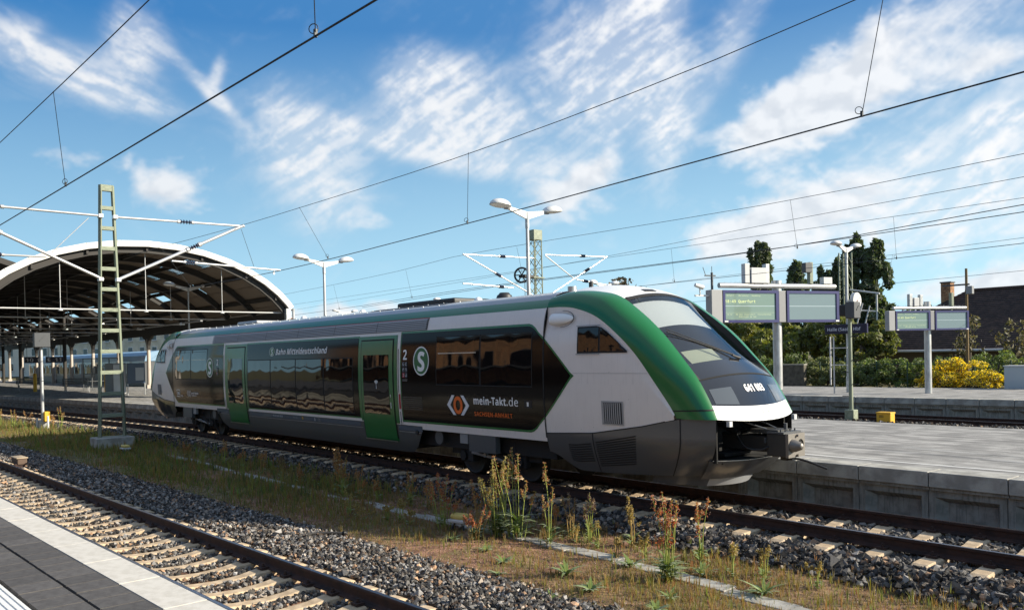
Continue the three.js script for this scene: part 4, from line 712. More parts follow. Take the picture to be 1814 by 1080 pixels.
// ------------------------------------------------------------------ train shed over the platforms at the left
{
  const X0 = -22.5, X1 = -111.6, BAY = 8.1, zc = -1.6, A = 8.25, B = 5.24, Y0 = 3.14, ZE = 7.5;
  const arc = (z) => Y0 + B * Math.sqrt(Math.max(0, 1 - (z / A) ** 2));
  const shed = thing('train_shed', 'arched train shed roof on slender columns, dark inside with white front edge', 'train shed');
  const iron = std([0.030, 0.027, 0.024], 0.7), deck = std([0.15, 0.12, 0.09], 0.85), fasciaM = std([0.62, 0.61, 0.58], 0.6), colM = std([0.42, 0.37, 0.32], 0.6), outer = std([0.20, 0.20, 0.20], 0.7);
  const zs = []; for (let k = 0; k <= 16; k++) zs.push(Math.sin((k / 16 - 0.5) * Math.PI * 0.955) * ZE / Math.sin(0.4775 * Math.PI));
  const arcPath = (x, dy) => zs.map((z) => V(x, arc(z) + dy, zc + z));
  // arch ribs: each an I-shaped bow
  const ribProf = [[-0.10, -0.34], [0.10, -0.34], [0.10, -0.29], [0.025, -0.29], [0.025, -0.06], [0.10, -0.06], [0.10, 0], [-0.10, 0], [-0.10, -0.06], [-0.025, -0.06], [-0.025, -0.29], [-0.10, -0.29]];
  const bow = (() => {
    const p = [], ix = [], n = ribProf.length;
    zs.forEach((z, i) => { const a = zs[Math.max(0, i - 1)], b = zs[Math.min(zs.length - 1, i + 1)], tz = b - a, ty = arc(b) - arc(a), l = Math.hypot(tz, ty), nz = -ty / l, ny = tz / l; for (const [s, h] of ribProf) p.push(s, arc(z) + ny * h, zc + z + nz * h); });
    for (let i = 0; i + 1 < zs.length; i++) for (let k = 0; k < n; k++) { const a = i * n + k, b = i * n + (k + 1) % n; ix.push(a, b, a + n, b, b + n, a + n); }
    const g = new THREE.BufferGeometry(); g.setAttribute('position', new THREE.Float32BufferAttribute(p, 3)); g.setIndex(ix); const f = g.toNonIndexed(); f.computeVertexNormals(); return f;
  })();
  for (let k = 0; k <= 22; k++) { const m = mesh(k ? `arch_rib_${String(k).padStart(3, '0')}` : 'arch_rib', bow, iron, shed); m.position.x = X0 - 0.15 - k * BAY / 2; }
  // roof decking in panels; a band near the crown is glazed
  const skylight = phys([0.75, 0.80, 0.82], 0.15, { transmission: 1, thickness: 0 });
  let n = 0, gl = 0;
  for (let b = 0; b < 11; b++) for (let k = 0; k < 16; k++) {
    const xa = X0 - b * BAY - 0.02, xb = xa - BAY + 0.04, z0 = zs[k] + 0.015, z1 = zs[k + 1] - 0.015, glass = k === 5, open = k === 3 && b > 0;
    const pts = [[z0, 0], [z1, 0]].map(([z]) => [arc(z), zc + z]);
    const panel = (x0, x1, mat, name) => { const t = 0.09; const [[ya, za], [yb, zb]] = pts, p = [], q = (a, b2, c, d) => p.push(...a, ...b2, ...c, ...a, ...c, ...d); const c = (x, i, up) => [x, (i ? yb : ya) + (up ? t : 0), i ? zb : za]; q(c(x0, 0, 0), c(x0, 1, 0), c(x1, 1, 0), c(x1, 0, 0)); q(c(x0, 0, 1), c(x1, 0, 1), c(x1, 1, 1), c(x0, 1, 1)); q(c(x0, 0, 0), c(x0, 0, 1), c(x0, 1, 1), c(x0, 1, 0)); q(c(x1, 0, 0), c(x1, 1, 0), c(x1, 1, 1), c(x1, 0, 1)); const g = new THREE.BufferGeometry(); g.setAttribute('position', new THREE.Float32BufferAttribute(p, 3)); g.computeVertexNormals(); return mesh(name, g, mat, shed); };
    if (glass) { for (let h = 0; h < 2; h++) { const w = BAY / 2; panel(xa - (h + 1) * w + 0.95, xa - (h + 1) * w + 0.02, deck, `roof_panel_${String(++n).padStart(3, '0')}`); panel(xa - h * w - 0.95, xa - (h + 1) * w + 0.95, skylight, `skylight_pane_${String(++gl).padStart(3, '0')}`); panel(xa - h * w - 0.02, xa - h * w - 0.95, deck, `roof_panel_${String(++n).padStart(3, '0')}`); } } else if (open) { panel(xa - 1.6, xb + 1.6, deck, `roof_panel_${String(++n).padStart(3, '0')}`); } else panel(xa, xb, deck, `roof_panel_${String(++n).padStart(3, '0')}`);
  }
  for (const k of [2, 4, 6, 8, 10, 12, 14]) mesh('purlin', box(X0 - X1, 0.22, 0.10, (X0 + X1) / 2, arc(zs[k]) - 0.16, zc + zs[k]), iron, shed);
  // white fascia round the open end, in straight lengths
  for (let k = 0; k < 16; k++) {
    const a = zs[k] * 1.02, b = zs[k + 1] * 1.02, ya = arc(zs[k]) + 0.16, yb = arc(zs[k + 1]) + 0.16, L = Math.hypot(b - a, yb - ya);
    const m = mesh(k ? `fascia_board_${String(k).padStart(3, '0')}` : 'fascia_board', rbox(0.16, 0.30, L - 0.004, 0.01), fasciaM, shed); m.position.set(X0 + 0.08, (ya + yb) / 2 - 0.06, zc + (a + b) / 2); m.rotation.x = -Math.atan2(yb - ya, b - a);
  }

  // eaves beam and gutter
  for (const s of [-1, 1]) { mesh('eaves_beam', box(X0 - X1, 0.62, 0.26, (X0 + X1) / 2, 4.93, zc + s * (ZE - 0.05)), iron, shed); mesh('gutter', cyl(0.09, 0.09, X0 - X1, 8, (X0 + X1) / 2, 5.36, zc + s * (ZE + 0.16), 0, 0, Math.PI / 2), M.zinc, shed); }
  mesh('downpipe', merge([cyl(0.07, 0.07, 5, 10, X0 + 0.1, 2.9, zc - ZE - 0.25), rbox(0.25, 0.9, 0.3, 0.03, X0 + 0.02, 4.95, zc - ZE + 0.05)]), M.zinc, shed);
  // columns with splayed heads
  const colGeo = merge([cyl(0.13, 0.16, 3.9, 14, 0, 2.45, 0), box(0.42, 0.3, 0.42, 0, 0.68, 0)]);
  const headGeo = (() => { const g = outline([[-0.14, 0], [0.14, 0], [0.2, 0.35], [0.45, 0.75], [1.1, 1.0], [1.1, 1.25], [-1.1, 1.25], [-1.1, 1.0], [-0.45, 0.75], [-0.2, 0.35]], 0.2); g.translate(0, 3.55, -0.1); return g; })();
  for (const s of [-1, 1]) for (let k = 0; k <= 11; k++) { const x = X0 - 0.3 - k * BAY, c = mesh('column', colGeo, colM, shed); c.position.set(x, 0, zc + s * (ZE - 0.05)); mesh('column_head', headGeo, iron, c); }
  // tie rods with hangers
  for (let k = 0; k <= 11; k++) {
    const x = X0 - 0.4 - k * BAY, r = [rod(V(x, 5.18, zc - ZE + 0.2), V(x, 5.18, zc + ZE - 0.2), 0.035)];
    for (const z of [-3.9, 0, 3.9]) r.push(rod(V(x, 5.18, zc + z), V(x, arc(z) - 0.2, zc + z), 0.018), cyl(0.04, 0.12, 0.12, 10, x, 5.16, zc + z));
    mesh('tie_rod', merge(r), M.lightGrey, shed);
  }
  for (const z of [-3.0, 1.2]) { const lampLine = mesh('lighting_rail', box(80, 0.07, 0.12, X0 - 41, 4.72, zc + z), M.midGrey, shed); for (let k = 0; k < 10; k++) mesh('luminaire', at(new THREE.SphereGeometry(0.16, 12, 6, 0, Math.PI * 2, 0, Math.PI / 2), X0 - 4 - k * 7.8, 4.62, zc + z), M.lampWhite, lampLine); }
  // a second, higher shed roof behind and to the side
  const s2 = thing('tall_shed_roof', 'dark taller shed roof rising behind the white arch edge', 'train shed');
  const arc2 = (z) => 6.2 + 6.6 * Math.sqrt(Math.max(0, 1 - (z / 14) ** 2));
  mesh('roof_shell', sheet(1, 24, (u, v) => { const z = lerp(-13, 13, v); return [lerp(-62, -118, u), arc2(z), 6 + z]; }), std([0.05, 0.05, 0.05], 0.8), s2);
  mesh('end_frame', sheet(1, 24, (u, v) => { const z = lerp(-13, 13, v); return [-61.9, arc2(z) - u * 0.5 + 0.1, 6 + z]; }), iron, s2);
  for (const z of [-12.6, 12.6]) mesh('eaves_beam', box(56, 0.5, 0.3, -90, 8.6, 6 + z), iron, s2);
  for (const z of [-12.6, 12.6]) for (let k = 0; k < 6; k++) mesh('column', cyl(0.14, 0.17, 8.4, 10, -63 - k * 10, 4.4, 6 + z), iron, s2);
}

// ------------------------------------------------------------------ overhead line masts and wires
const insulator = (a, b) => { const g = [rod(a, b, 0.03)], d = new THREE.Vector3().subVectors(b, a), L = d.length(), q = new THREE.Quaternion().setFromUnitVectors(V(0, 1, 0), d.clone().normalize()); for (let k = 0; k < 4; k++) { const c = new THREE.CylinderGeometry(0.055, 0.085, 0.04, 10); c.applyQuaternion(q); const p = a.clone().addScaledVector(d, (k + 0.5) / 4); c.translate(p.x, p.y, p.z); g.push(c); } return merge(g); };
const along = (a, b, t) => a.clone().lerp(b, t);
function armTube(parent, name, a, b, r, cut) {   // a tube with an insulator let in between two shares of its length
  const g = cut ? [rod(a, along(a, b, cut[0]), r), rod(along(a, b, cut[1]), b, r), rod(along(a, b, cut[0] - 0.02), along(a, b, cut[0]), r * 1.6), rod(along(a, b, cut[1]), along(a, b, cut[1] + 0.02), r * 1.6)] : [rod(a, b, r)];
  const m = mesh(name, merge(g), M.tube, parent);
  if (cut) mesh('insulator', insulator(along(a, b, cut[0]), along(a, b, cut[1])), M.ceramic, m);
  return m;
}
{
  const X = -10.5, mast = thing('catenary_mast', 'green ladder-shaped overhead line mast on a concrete block in the grass', 'mast');
  const y0 = -0.16, y1 = 8.82, wAt = (y) => lerp(0.40, 0.185, (y - y0) / (y1 - y0)), zAt = 3.42;
  mesh('foundation', metric(rbox(0.95, 0.72, 1.25, 0.03, X, -0.42, zAt), 1), M.concrete, mast);
  for (const s of [-1, 1]) mesh('upright', merge([rod(V(X + 0.07, y0, zAt + s * wAt(y0)), V(X + 0.07, y1, zAt + s * wAt(y1)), 0.03, 0.03, 4), rod(V(X - 0.07, y0, zAt + s * wAt(y0)), V(X - 0.07, y1, zAt + s * wAt(y1)), 0.03, 0.03, 4), rod(V(X, y0, zAt + s * (wAt(y0) + 0.02)), V(X, y1, zAt + s * (wAt(y1) + 0.02)), 0.062, 0.058, 4)]), M.greenSteel, mast);
  for (let k = 0; k < 13; k++) { const y = y0 + 0.05 + (y1 - y0 - 0.15) * Math.pow(k / 12, 0.96), w = wAt(y); mesh(k ? `batten_${String(k).padStart(3, '0')}` : 'batten', box(0.16, k === 12 ? 0.22 : 0.13, 2 * w + 0.05, X, y, zAt), M.greenSteel, mast); }
  const P = (y, z) => V(X + 0.12, y, z);
  armTube(mast, 'top_arm', P(7.71, zAt - 0.2), P(7.78, -1.55), 0.042, [0.48, 0.57]);
  armTube(mast, 'raking_arm', P(5.48, zAt - 0.25), P(7.81, -1.52), 0.055, [0.545, 0.62]);
  armTube(mast, 'steady_arm', P(6.27, 1.25), P(6.14, -3.0), 0.034, [0.12, 0.2]);
  mesh('steady_clamp', merge([rod(P(6.14, -2.72), P(5.98, -2.76), 0.018), box(0.05, 0.09, 0.06, X + 0.12, 6.0, -2.72)]), M.tube, mast);
  mesh('stay_wire', rod(P(7.65, -1.42), P(6.22, -1.9), 0.008), M.wire, mast);
  armTube(mast, 'top_arm', P(7.71, zAt + 0.2), P(7.75, 8.5), 0.042, [0.63, 0.70]);
  armTube(mast, 'raking_arm', P(5.48, zAt + 0.2), P(7.72, 8.55), 0.055, [0.64, 0.72]);
  armTube(mast, 'steady_arm', P(6.17, 5.4), P(6.15, 9.0), 0.034, [0.36, 0.46]);
  mesh('stay_wire', rod(P(6.32, 5.23), P(7.6, 4.05), 0.014), M.tube, mast);
  for (const [y, z] of [[7.71, zAt - 0.24], [7.71, zAt + 0.24], [5.49, zAt - 0.3], [5.49, zAt + 0.28]]) mesh('arm_bracket', rbox(0.2, 0.14, 0.16, 0.02, X + 0.08, y, z), M.tube, mast);

  const far = thing('lattice_mast', 'green lattice mast with tension wheel behind the railcar', 'mast');
  const zf = -16.9, hw = 0.24;
  for (const sx of [-1, 1]) for (const sz of [-1, 1]) mesh('leg', rod(V(X + sx * hw * 1.05, -0.3, zf + sz * hw * 1.3), V(X + sx * hw, 8.85, zf + sz * hw), 0.045, 0.045, 4), M.greenSteel, far);
  for (let k = 0; k < 18; k++) { const a = -0.2 + k * 0.48, b = a + 0.48, f = k % 2 ? 1 : -1; const g = []; for (const s of [-1, 1]) { g.push(rod(V(X + s * hw, a, zf - f * hw), V(X + s * hw, b, zf + f * hw), 0.022, 0.022, 4), rod(V(X - f * hw, a, zf + s * hw), V(X + f * hw, b, zf + s * hw), 0.022, 0.022, 4)); } mesh(k ? `brace_${String(k).padStart(3, '0')}` : 'brace', merge(g), M.greenSteel, far); }
  mesh('head_plate', box(0.56, 0.5, 0.56, X, 8.62, zf), M.greenSteel, far); mesh('collar', box(0.62, 0.05, 0.75, X, 6.45, zf), M.greenSteel, far);
  const Q = (y, z) => V(X + 0.35, y, z);
  armTube(far, 'top_arm', Q(7.4, zf + 0.4), Q(7.32, -12.05), 0.032, [0.42, 0.5]); armTube(far, 'raking_arm', Q(5.45, zf + 0.3), Q(7.34, -12.03), 0.032, [0.5, 0.57]); armTube(far, 'steady_arm', Q(5.86, -15.1), Q(5.95, -12.0), 0.035, [0.2, 0.3]);
  armTube(far, 'top_arm', Q(7.62, zf - 0.4), Q(7.79, -21.9), 0.032, [0.55, 0.63]); armTube(far, 'raking_arm', Q(5.4, zf - 0.3), Q(7.8, -21.9), 0.032, [0.62, 0.7]); armTube(far, 'stay_tube', Q(7.58, zf - 0.4), Q(6.48, -19.35), 0.03); armTube(far, 'steady_arm', Q(6.45, -19.5), Q(6.2, -22.6), 0.035, [0.16, 0.28]);
  mesh('tension_wheel', merge([at(new THREE.TorusGeometry(0.36, 0.05, 8, 24), X + 0.05, 6.55, zf + 0.95, 0, 0.7, 0), ...[0, 1, 2].map((k) => at(new THREE.BoxGeometry(0.7, 0.05, 0.05), X + 0.05, 6.55, zf + 0.95, 0, 0.7, k * 1.047)), box(0.5, 0.12, 0.9, X, 6.5, zf + 0.45)]), M.black, far);
  mesh('weights_rope', rod(V(X + 0.1, 6.2, zf + 0.8), V(X + 0.1, 1.2, zf + 0.8), 0.015), M.wire, far);
  mesh('balance_weights', cyl(0.2, 0.2, 1.6, 12, X + 0.1, 1.2, zf + 0.8), M.midGrey, far);
}
// wires: each contact or carrier wire is a thing, with its droppers as parts of the carrier
function overhead(label, pts, r, group) { const t = thing('overhead_wire', label, 'wire', [0, 0, 0], 0, group); mesh('wire_run', wire(pts.map((p) => V(...p)), r, pts.length * 6), M.wire, t); return t; }
function dropper(t, a, b, r = 0.006) { mesh('dropper', merge([rod(V(...a), V(...b), r), at(new THREE.TorusGeometry(0.055, r, 5, 14), b[0] - 0.045, b[1] + 0.085, b[2], 0, 0.7, 0), at(new THREE.BoxGeometry(0.035, 0.09, 0.035), b[0], b[1] + 0.02, b[2])]), M.wire, t); }
{
  const nc = (x) => 7.70 - 0.0285 * x, nm = (x) => 8.13 - 0.0235 * x;
  overhead('contact wire above the near track beside the lit platform', [[-60, 6.15, nc(-60)], [-10.5, 6.15, nc(-10.5)], [14, 6.15, nc(14)], [45, 6.15, nc(45)]], 0.013);
  const a = overhead('upper carrier wire above the near track beside the lit platform', [[-60, 7.85, nm(-60)], [-10.5, 7.78, nm(-10.5)], [-1, 7.71, nm(-1)], [9, 7.69, nm(9)], [24, 7.8, nm(24)], [45, 7.9, nm(45)]], 0.009);
  for (const [x, x2] of [[3.6, 2.5], [13.6, 12.75], [-6.8, -7.6], [-18, -18.5]]) dropper(a, [x, 7.71, nm(x)], [x2, 6.16, nc(x2)]);
  const tc = (x) => (x < 3.45 ? lerp(-2.7, -1.80, (x + 10.4) / 13.85) : lerp(-1.80, -0.33, (x - 3.45) / 13.93)), tm = (x) => (x < 4.4 ? lerp(-1.2, -1.25, (x + 9.9) / 14.3) : lerp(-1.25, -0.33, ((x - 4.4) / 10.8) ** 1.4));
  overhead('contact wire running over the roof of the railcar', [[-60, 6.05, 1.2], [-24, 6.05, -1.9], [-10.4, 6.05, -2.7], [3.45, 6.05, -1.8], [10, 6.05, -1.14], [17.4, 6.05, -0.33], [45, 6.05, 2.8]], 0.013);
  const b = overhead('carrier wire hung above the contact wire of the railcar track', [[-60, 7.9, 2.2], [-24, 7.75, -0.3], [-10.4, 7.78, -1.35], [-5, 7.70, -1.29], [4.4, 7.66, -1.24], [11.2, 7.70, -0.84], [15.2, 7.74, -0.34], [45, 8.2, 3.6]], 0.009);
  for (const [x, x2, z] of [[-5, -5.2, 0], [4.4, 3.6, 0], [15.6, 15.08, 0], [-18, -18.4, 0]]) dropper(b, [x, 7.70, x < -10 ? -0.85 : tm(x)], [x2, 6.06, x < -10 ? -2.25 : tc(x2)]);
  // further tracks
  const gw = 'wires over the far tracks';
  const A1 = overhead('carrier wire held by the lattice mast arm that reaches towards the railcar', [[-110, 7.7, -20.5], [-42, 7.7, -17.5], [-20, 7.7, -15.4], [-14, 7.72, -14.3], [5.4, 7.68, -14.4], [13, 7.7, -13.6], [45, 7.8, -10.5]], 0.009, gw);
  overhead('contact wire below the lattice mast arm that reaches towards the railcar', [[-110, 6.05, -20.4], [-32.5, 6.05, -17.4], [-15.3, 6.05, -15.1], [5.7, 6.05, -14.1], [13.2, 6.05, -13.05], [45, 6.05, -9]], 0.012, gw);
  overhead('second contact wire joining the one beside the lattice mast', [[-30, 6.1, -18.2], [-12, 6.07, -15.5], [5.77, 6.06, -14.15], [13.5, 6.1, -12.1], [45, 6.2, -4]], 0.012, gw);
  for (const [x, z] of [[-31.6, -16.9], [-20.3, -15.5], [5.5, -14.4], [-9, -14.4]]) dropper(A1, [x, 7.69, z], [x, 6.06, z - 0.4]);
  const B1 = overhead('carrier wire held by the lattice mast arm over the far track', [[-110, 7.75, -26], [-40, 7.7, -23], [-5.7, 7.7, -21.5], [10.5, 7.7, -21.2], [45, 7.8, -20]], 0.009, gw);
  overhead('contact wire over the far track beside the second platform', [[-110, 6.05, -26], [-40, 6.05, -23.6], [-5, 6.05, -22.1], [5.5, 6.05, -21.4], [10.65, 6.05, -20.7], [45, 6.05, -17]], 0.012, gw);
  overhead('high slanting wire meeting the far arm of the lattice mast', [[-60, 7.8, -28], [-10.5, 7.79, -21.8], [2.9, 7.72, -18.6], [11.85, 7.7, -17.1], [45, 7.8, -12]], 0.009, gw);
  for (const [x, z] of [[-5.5, -21.6], [5.8, -21.4]]) dropper(B1, [x, 7.69, z], [x, 6.06, z - 0.2]);
  const C1w = overhead('carrier wire passing above the tiled house and bushes', [[-110, 7.8, -52], [-0.8, 7.7, -34.9], [6.5, 7.7, -33.4], [60, 7.9, -24]], 0.010, gw);
  overhead('contact wire passing above the tiled house and bushes', [[-110, 6.1, -52], [-0.5, 6.05, -34.1], [6.7, 6.05, -32.6], [60, 6.2, -24]], 0.010, gw);
  dropper(C1w, [-0.6, 7.7, -34.9], [-0.5, 6.06, -34.15]);
}

// ------------------------------------------------------------------ platform lamps
function lampPost(label, pos, h, k = 1, group) {
  const L = thing('platform_lamp', label, 'lamp post', pos, 0, group);
  mesh('post', merge([cyl(0.052, 0.075, h, 14, 0, h / 2, 0), cyl(0.095, 0.095, 0.7, 14, 0, 0.35, 0), cyl(0.066, 0.066, 0.5, 14, 0, h - 0.25, 0)]), M.zinc, L);
  for (const s of [-1, 1]) {
    const arm = mesh('arm', (() => { const g = outline([[0, -0.22], [0, 0.02], [0.84 * k, 0.13], [0.84 * k, 0.05]], 0.07); g.translate(0, h, -0.035); g.rotateY(s > 0 ? -Math.PI / 2 : Math.PI / 2); return g; })(), M.lampWhite, L);
    const head = mesh('lamp_head', (() => { const g = new THREE.SphereGeometry(0.33 * k, 22, 10, 0, Math.PI * 2, 0, Math.PI / 2); g.scale(0.92, 0.62, 1.1); g.rotateX(-s * 0.10); g.translate(0, h + 0.12, s * 1.09 * k); return g; })(), M.lampWhite, L);
    mesh('lamp_lens', (() => { const g = new THREE.SphereGeometry(0.315 * k, 20, 6, 0, Math.PI * 2, 0, Math.PI / 2); g.scale(0.9, 0.14, 1.08); g.rotateX(Math.PI - s * 0.10); g.translate(0, h + 0.118, s * 1.09 * k); return g; })(), M.lampGlass, head);
    mesh('lamp_neck', rbox(0.12, 0.09, 0.2, 0.02, 0, h + 0.07, s * 0.82 * k), M.midGrey, head);
  }
  return L;
}
lampPost('twin-headed lamp post rising behind the railcar next to the lattice mast', [1.47, 0.56, -5.8], 6.46);
lampPost('twin-headed lamp post rising behind the middle of the railcar', [-12.0, 0.56, -5.8], 6.2);
lampPost('twin-headed lamp post in front of the dark arched shed', [-28.8, 0.56, -5.8], 6.35);
for (const x of [-12.5, -28.0, -43]) lampPost('small far twin-headed lamp just above the railcar roof', [x, 0.56, -24.1], 5.95, 0.85, 'far lamps over the railcar roof');

// ------------------------------------------------------------------ train destination displays on the far platform
function screenTexture(kind) {
  const c = document.createElement('canvas'); c.width = 640; c.height = 330; const g = c.getContext('2d');
  g.fillStyle = kind ? '#7f8f92' : '#83988c'; g.fillRect(0, 0, 640, 330);
  g.fillStyle = kind ? '#76878a' : '#7b9084'; for (let k = 0; k < 60; k++) g.fillRect(0, k * 5.5, 640, 1);
  g.fillStyle = '#c9d6dc'; g.fillRect(0, 158, 640, 6);
  if (!kind) { g.fillStyle = '#e9f2a8'; g.font = 'bold 46px monospace'; g.fillText('18:49', 0, 120); g.fillText('Querfurt', 165, 120); g.fillStyle = '#cfdcae'; g.fillRect(0, 240, 640, 2); g.font = '23px monospace'; g.fillText('über Angersdorf, Teutschenthal', 170, 272); g.fillText('18:52   RB', 20, 272); g.fillText('Röblingen am See', 170, 300); g.fillText('Abfahrt', 20, 40); g.fillText('Merseburg - Naumburg', 170, 40); }
  const t = new THREE.CanvasTexture(c); t.colorSpace = THREE.SRGBColorSpace; t.magFilter = THREE.LinearFilter; return t;
}
const frameM = phys([0.022, 0.019, 0.11], 0.35, { clearcoat: 0.5 });
const scr = [0, 1].map((k) => phys([0.8, 0.8, 0.8], 0.12, { map: screenTexture(k), clearcoat: 1, clearcoatRoughness: 0.04 }));
function displayBoard(label, pos, turn, k, pole, speakers) {   // x along the board, z towards the viewer
  const D = thing('display_board', label, 'display board', pos, turn), W = 3.25 * k, H = 1.56 * k, y0 = pole, g2 = 0.5 * k;
  mesh('pole', merge([cyl(0.17 * k + 0.05, 0.17 * k + 0.05, pole + H + 0.4, 20, 0, (pole + H + 0.4) / 2, -0.15), cyl(0.25 * k, 0.25 * k, 0.2, 16, 0, pole + H + 0.42 * k, -0.15)]), M.zinc, D);
  [[-W - 0.2 * k, 0], [0.3 * k, 1]].forEach(([x, kind]) => {
    const c = mesh('display_case', rbox(W, H, 0.42 * k, 0.03, x + W / 2, y0 + H / 2, 0), M.midGrey, D);
    const b = 0.13 * k; for (const [w, h, dx, dy] of [[W, b, W / 2, b / 2], [W, b, W / 2, H - b / 2], [b, H - 2 * b, b / 2, H / 2], [b * 1.3, H - 2 * b, W - b * 0.65, H / 2]]) mesh('display_frame', box(w, h, 0.05, x + dx, y0 + dy, 0.235 * k), frameM, c);
    mesh('screen', at(new THREE.PlaneGeometry(W - 2.3 * b, H - 2 * b), x + W / 2 - b * 0.15, y0 + H / 2, 0.215 * k), scr[kind], c);
    mesh('maker_plate', box(0.2 * k, 0.07 * k, 0.02, kind ? x + W - 0.15 * k : x + 0.16 * k, y0 + 0.06 * k, 0.27 * k), M.white, c);
  });
  mesh('side_cabinet', rbox(0.62 * k, H * 1.02, 0.5 * k, 0.03, -W - 0.54 * k, y0 + H / 2, 0), M.cabinetGrey ?? (M.cabinetGrey = std([0.30, 0.305, 0.31], 0.5)), D); mesh('side_cabinet', rbox(0.44 * k, H * 1.0, 0.4 * k, 0.03, 0.05 * k, y0 + H / 2, 0.02), M.midGrey, D);
  mesh('beam', cyl(0.13 * k, 0.13 * k, 2 * W + 0.5 * k, 16, 0, y0 + H + 0.24 * k, 0, 0, 0, Math.PI / 2), M.zinc, D);
  const R = rng(31 + k * 10), sp = []; for (let i = 0; i < 170; i++) { const x = (R() - 0.5) * 2 * W, a = (R() - 0.5) * 2.6, l = (0.16 + 0.12 * R()) * k; sp.push(rod(V(x, y0 + H + 0.24 * k, 0), V(x + (R() - 0.5) * 0.12, y0 + H + 0.24 * k + Math.cos(a) * l, Math.sin(a) * l), 0.004, 0.002, 3)); }
  mesh('bird_spikes', merge(sp), M.lightGrey, D).userData.kind = 'stuff';
  const eq = (name, x, w, h, d, m) => { const q = mesh(name, merge([rbox(w, h, d, 0.02, x, y0 + H + 0.36 * k + h / 2, 0), cyl(0.03, 0.03, 0.3, 8, x, y0 + H + 0.3 * k, 0)]), m, D); return q; };
  for (const [n, x, w, h, d, m] of speakers) eq(n, x * k, w * k, h * k, d * k, m);
  return D;
}
const db1 = displayBoard('large two-panel departure board on a thick pole, showing Querfurt', [-1.78, 0.563, -25.25], 1.2335, 1, 3.32, [['loudspeaker', -1.95, 0.28, 0.95, 0.3, M.lightGrey], ['switch_cabinet', -1.3, 0.9, 0.75, 0.4, M.lightGrey], ['loudspeaker', -0.75, 0.22, 0.95, 0.3, M.zinc], ['camera_box', 1.95, 0.2, 1.1, 0.24, M.greenSteel], ['camera_box', 2.95, 0.55, 0.35, 0.3, M.lightGrey]]);
mesh('loudspeaker_front', rbox(0.42, 0.5, 0.3, 0.03, 1.72, 6.05, 0.05), M.darkGrey, db1);
mesh('security_camera', merge([cyl(0.09, 0.11, 0.45, 12, -4.75, 5.05, 0.2, 0, 0, 1.3), box(1.3, 0.08, 0.1, -4.2, 4.62, 0), rod(V(-4.6, 4.64, 0.05), V(-4.7, 5.0, 0.18), 0.03)]), M.white, db1);
mesh('cable_post', merge([rod(V(-3.75, 4.6, -0.2), V(-3.75, 5.75, -0.2), 0.06), box(0.6, 0.06, 0.06, -3.85, 5.6, -0.2), rod(V(-4.1, 5.6, -0.2), V(-4.25, 6.0, -0.2), 0.015), rod(V(-3.75, 5.7, -0.2), V(-3.75, 6.05, -0.2), 0.015)]), M.darkGrey, db1);
displayBoard('smaller two-panel display board on a grey pole before the tiled roof', [5.82, 0.563, -24.5], 1.122, 0.52, 2.66, [['loudspeaker', -1.9, 0.3, 1.0, 0.3, M.zinc], ['switch_cabinet', -1.4, 0.5, 0.7, 0.4, M.lightGrey], ['loudspeaker', -0.9, 0.28, 0.95, 0.3, M.zinc], ['camera_box', 2.1, 0.25, 1.1, 0.3, M.greenSteel]]);

// lamp post with clock and station sign on the far platform
{
  const L = lampPost('twin-headed lamp post standing beside the white platform clock', [2.4, 0.563, -24.06], 6.45, 0.8);
  const c = thing('platform_clock', 'round white station clock with red second hand on lamp post', 'clock', [2.55, 4.67, -24.55]);
  mesh('case', cyl(0.37, 0.37, 0.16, 30, 0, 0, 0, 0, 0, Math.PI / 2), M.lightGrey, c);
  const d = mesh('dial', at(new THREE.CircleGeometry(0.335, 32), 0.083, 0, 0, 0, Math.PI / 2), M.white, c);
  for (let k = 0; k < 12; k++) mesh('hour_mark', box(0.008, 0.07, k % 3 ? 0.02 : 0.035, 0.086, Math.cos(k * Math.PI / 6) * 0.28, -Math.sin(k * Math.PI / 6) * 0.28, k * Math.PI / 6 * -1), M.black, d);
  mesh('hour_hand', at(box(0.008, 0.2, 0.04, 0, 0.07, 0), 0.09, 0, 0, 2.0), M.black, d); mesh('minute_hand', at(box(0.008, 0.29, 0.03, 0, 0.11, 0), 0.092, 0, 0, -2.9), M.black, d); mesh('second_hand', at(box(0.006, 0.27, 0.012, 0, 0.1, 0), 0.095, 0, 0, -0.9), std([0.5, 0.02, 0.02], 0.5), d);
  mesh('bracket', box(0.08, 0.06, 0.3, -0.1, 0, 0.34), M.zinc, c);
  const s = thing('station_sign', 'dark blue station name sign with white lettering', 'sign', [2.42, 3.40, -23.9]);
  mesh('board', rbox(1.98, 0.42, 0.12, 0.015), M.navy, s);
  const cv = document.createElement('canvas'); cv.width = 640; cv.height = 130; const g = cv.getContext('2d'); g.fillStyle = '#0e1030'; g.fillRect(0, 0, 640, 130); g.fillStyle = '#dfe2ea'; g.textBaseline = 'middle'; fitText(g, 'Halle (Saale) Hbf', 30, 68, 520, '66px sans-serif');
  const t = new THREE.CanvasTexture(cv); t.colorSpace = THREE.SRGBColorSpace; t.magFilter = THREE.LinearFilter;
  mesh('lettering', at(new THREE.PlaneGeometry(1.94, 0.39), 0, 0, 0.064), new THREE.MeshStandardMaterial({ map: t, roughness: 0.4 }), s);
}
